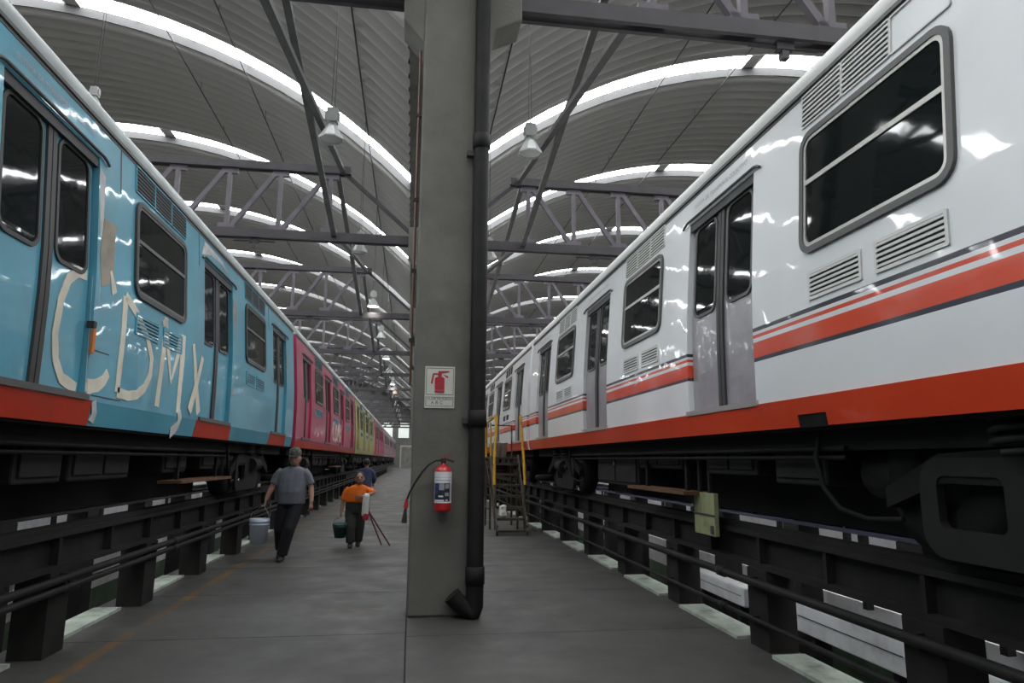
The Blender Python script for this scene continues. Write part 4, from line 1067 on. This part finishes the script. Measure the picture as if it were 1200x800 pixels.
    for s in 'lr':
        hj, kn, an = J['hj' + s], J['kn' + s], J['an' + s]
        c.tube([hj, lerp(hj, kn, .5), kn, lerp(kn, an, .5), lerp(kn, an, .98)], [g['leg'] * 1.12, g['leg'] * 1.05, g['leg'] * .92, g['leg'] * .86, g['leg'] * .82], 14)
    e = remesh(c, .012, 5); e.materials.append(M[m['trousers']]); link('trousers', e, t)
    # --- shoes
    for s in 'lr':
        an = J['an' + s]; pit = J.get('pitch' + s, 0.0); c = MB()
        f = Vector((0, -math.cos(pit), -math.sin(pit))); u = Vector((0, -math.sin(pit), math.cos(pit))) if pit else Vector((0, 0, 1))
        A = Vector(an)
        c.tube([A + u * .02, A - u * .03, A - u * .05 + f * .06, A - u * .058 + f * .13, A - u * .062 + f * .185], [.042, .05, .048, .044, .03], 10)
        c.tube([A - u * .045 - f * .05, A - u * .05, A - u * .058 + f * .08], [.034, .042, .042], 10)
        e = remesh(c, .010, 3); e.materials.append(M[m['shoe']]); link('shoe', e, t)
    # --- hair / cap
    c = MB()
    if hat == 'cap':
        n = 14
        c.lathe([(hr * .86, .0), (hr * .90, .03), (hr * .84, .075), (hr * .60, .115), (hr * .2, .13), (0, .131)], n=18)
        o = c.build('cap', m['hat'], t, (hd[0], hd[1] + .005, hd[2] + hr * .38)); o.scale = (.95, 1.08, 1); o.rotation_euler = (.10, 0, 0)
        MB().prism([(hr * .75 * math.cos(a), -hr * .95 * abs(math.sin(a)) ** .8 - .03) for a in [PI * i / 10 for i in range(11)]], lambda x, y: (x, y - .03, -.012 + .12 * y * 0), lambda x, y: (x, y - .03, .0)).build('visor', m['hat'], o)
        # hair at the sides
        hb = MB(); ball(hb, (hd[0], hd[1] + hr * .2, hd[2] + hr * .12), hr * .82, hr * .80, hr * .5); hb.build('hair', 'hair', t)
    else:
        hb = MB(); ball(hb, (hd[0], hd[1] + hr * .16, hd[2] + hr * .22), hr * .84, hr * .90, hr * .98); 
        if hat == 'bun': ball(hb, (hd[0], hd[1] + hr * 1.0, hd[2] + hr * .1), hr * .4, hr * .4, hr * .4)
        hb.build('hair', 'hair', t)
    return t
# man in the grey t-shirt
J = dict(head=(.03, -.05, 1.60), neck=(.02, .0, 1.47), chest=(.0, .0, 1.27), hip=(0, .01, .93), hem=-.06,
         shl=(.215, .0, 1.365), ell=(.30, .02, 1.13), wrl=(.335, -.06, .89), hdl=(.02, -.12, -1), thl=(-.3, -1, 0), curll=.6,
         shr=(-.215, .0, 1.365), elr=(-.31, -.01, 1.14), wrr=(-.385, -.07, .93), hdr=(-.12, -.1, -1), thr=(.3, -1, 0), curlr=1.0,
         hjl=(.10, .0, .86), knl=(.03, -.17, .49), anl=(-.06, -.16, .085), hjr=(-.10, .02, .86), knr=(-.15, .0, .47), anr=(-.18, .22, .14), pitchr=.45, pitchl=0, sleeve=.82)
G = dict(head=.118, neck=.062, chest=(.225, .15), waist=(.22, .19), hip=(.20, .16), arm=.054, leg=.105)
figure('man in a grey t-shirt, black trousers and cap carrying a bucket', (-1.9, 11.72, 0), J, G, dict(skin='skin_light', shirt='grey_cloth', trousers='black_cloth', shoe='shoe', hat='camo'), hat='cap', rz=-.08)
t = thing('wrist_watch', 'dark watch on the wrist of the man in grey', 'watch', (-1.9 + .333, 11.72 - .07, .905))
MB().lathe([(.034, -.012), (.04, -.01), (.04, .01), (.034, .012)], n=16).build('strap', 'black', t)
MB().box((-.018, -.046, -.014), (.018, -.036, .014)).build('dial', 'steel', t)
t = thing('hand_tool', 'small dark tool held by the man in grey', 'tool', (-1.9 + .33, 11.72 - .10, .79))
MB().tube([(0, 0, .02), (-.04, -.02, -.06), (-.09, -.03, -.12)], .012, 8).build('shank', 'black', t)
MB().tube([(0, 0, .03), (.01, 0, -.03)], .018, 8).build('grip', 'maroon', t)
def bucket(name, label, x, y, z, r0, r1, h, m_, hz, hx=0):
    t = thing(name, label, 'bucket', (x, y, z))
    MB().lathe([(0, 0), (r0, 0), (r1 - .006, h * .72), (r1 + .006, h * .74), (r1 + .006, h * .78), (r1, h * .79), (r1, h * .86), (r1 + .008, h * .87), (r1 + .008, h * .9), (r1 + .002, h * .91), (r1 + .004, h), (r1 - .008, h), (r0 - .008, .012), (0, .012)], n=26).build('pail', m_, t)
    MB().tube([(-r1, 0, h * .9), (-r1 * .8, 0, h + (hz - h) * .45), (hx, 0, hz), (r1 * .8, 0, h + (hz - h) * .45), (r1, 0, h * .9)], .005, 6).build('handle', 'steel', t)
    return t
bucket('plastic_bucket', 'pale blue white plastic bucket carried by the man in grey', -1.9 - .445, 11.72 - .13, .28, .125, .15, .37, 'bucket_white', .57, .05)
# woman in the orange shirt
J = dict(head=(.06, -.08, 1.24), neck=(.05, -.03, 1.13), chest=(.02, -.01, .96), hip=(.0, .02, .70), hem=.10, waistband=.17,
         shl=(.175, .0, 1.03), ell=(.33, -.05, .97), wrl=(.12, -.20, .90), hdl=(-1, -.2, -.15), thl=(0, -.2, 1), curll=.7,
         shr=(-.165, .0, 1.02), elr=(-.225, .0, .82), wrr=(-.25, -.05, .63), hdr=(-.05, -.1, -1), thr=(.3, -1, 0), curlr=.9,
         hjl=(.085, .02, .64), knl=(.09, .02, .36), anl=(.07, .12, .085), hjr=(-.08, .02, .64), knr=(-.07, -.08, .35), anr=(-.06, -.10, .075), sleeve=.95)
G = dict(head=.105, neck=.05, chest=(.18, .13), waist=(.185, .15), hip=(.185, .15), arm=.046, leg=.10)
figure('woman in an orange shirt and dark overalls carrying poles and bucket', (-1.0, 13.3, 0), J, G, dict(skin='skin', shirt='orange_cloth', trousers='olive_cloth', shoe='shoe'), hat='bun', rz=.05)
bucket('plastic_bucket', 'small dark green bucket carried by the woman in orange', -1.0 - .25, 13.22, .17, .095, .135, .26, 'bucket_green', .38, .0)
t = thing('white_roll', 'white padded roll held under the arm of the woman in orange', 'roll', (-1.0 + .19, 13.06, .55))
rb = MB(); rb.tube([(0, 0, .0), (0, 0, .03), (.01, 0, .2), (.02, 0, .38), (.02, 0, .42)], [.04, .062, .066, .064, .035], 12); e = remesh(rb, .012, 3); e.materials.append(M['white_plastic']); link('padding', e, t)
MB().tube([(.01, -.02, -.05), (.02, -.02, .02), (.03, -.02, .06)], [.05, .062, .05], 10).build('red_end', 'red_cloth', t)
t = thing('mop_poles', 'two thin maroon poles slanting down from under the arm of the woman in orange', 'poles', (-1.0 + .24, 13.12, .55))
for dx, dz, dy in ((.27, -.50, -.05), (.42, -.52, .02)): MB().tube([(-.05, .05, .32), (0, 0, .12), (dx, dy, dz)], .013, 8).build('pole', 'maroon', t)
t['label'] = 'two thin maroon poles slanting down beside the woman in orange'
# person in blue behind
J = dict(head=(.0, .02, 1.47), neck=(.0, .02, 1.35), chest=(.02, .0, 1.15), hip=(.04, .0, .82), hem=-.3,
         shl=(.18, .0, 1.24), ell=(.22, -.04, 1.0), wrl=(.16, -.18, .85), shr=(-.16, .0, 1.24), elr=(-.24, -.06, 1.02), wrr=(-.2, -.2, .9),
         hjl=(.12, .0, .76), knl=(.14, -.04, .42), anl=(.15, .05, .085), hjr=(-.05, .0, .76), knr=(-.06, .05, .42), anr=(-.07, .12, .085), sleeve=1.9)
G = dict(head=.112, neck=.058, chest=(.19, .13), waist=(.18, .14), hip=(.18, .14), arm=.052, leg=.09)
figure('person in dark blue work clothes walking behind the woman in orange', (-1.28, 20.6, 0), J, G, dict(skin='skin', shirt='blue_cloth', trousers='blue_cloth', shoe='blue_shoe'), hat='hair', rz=PI)
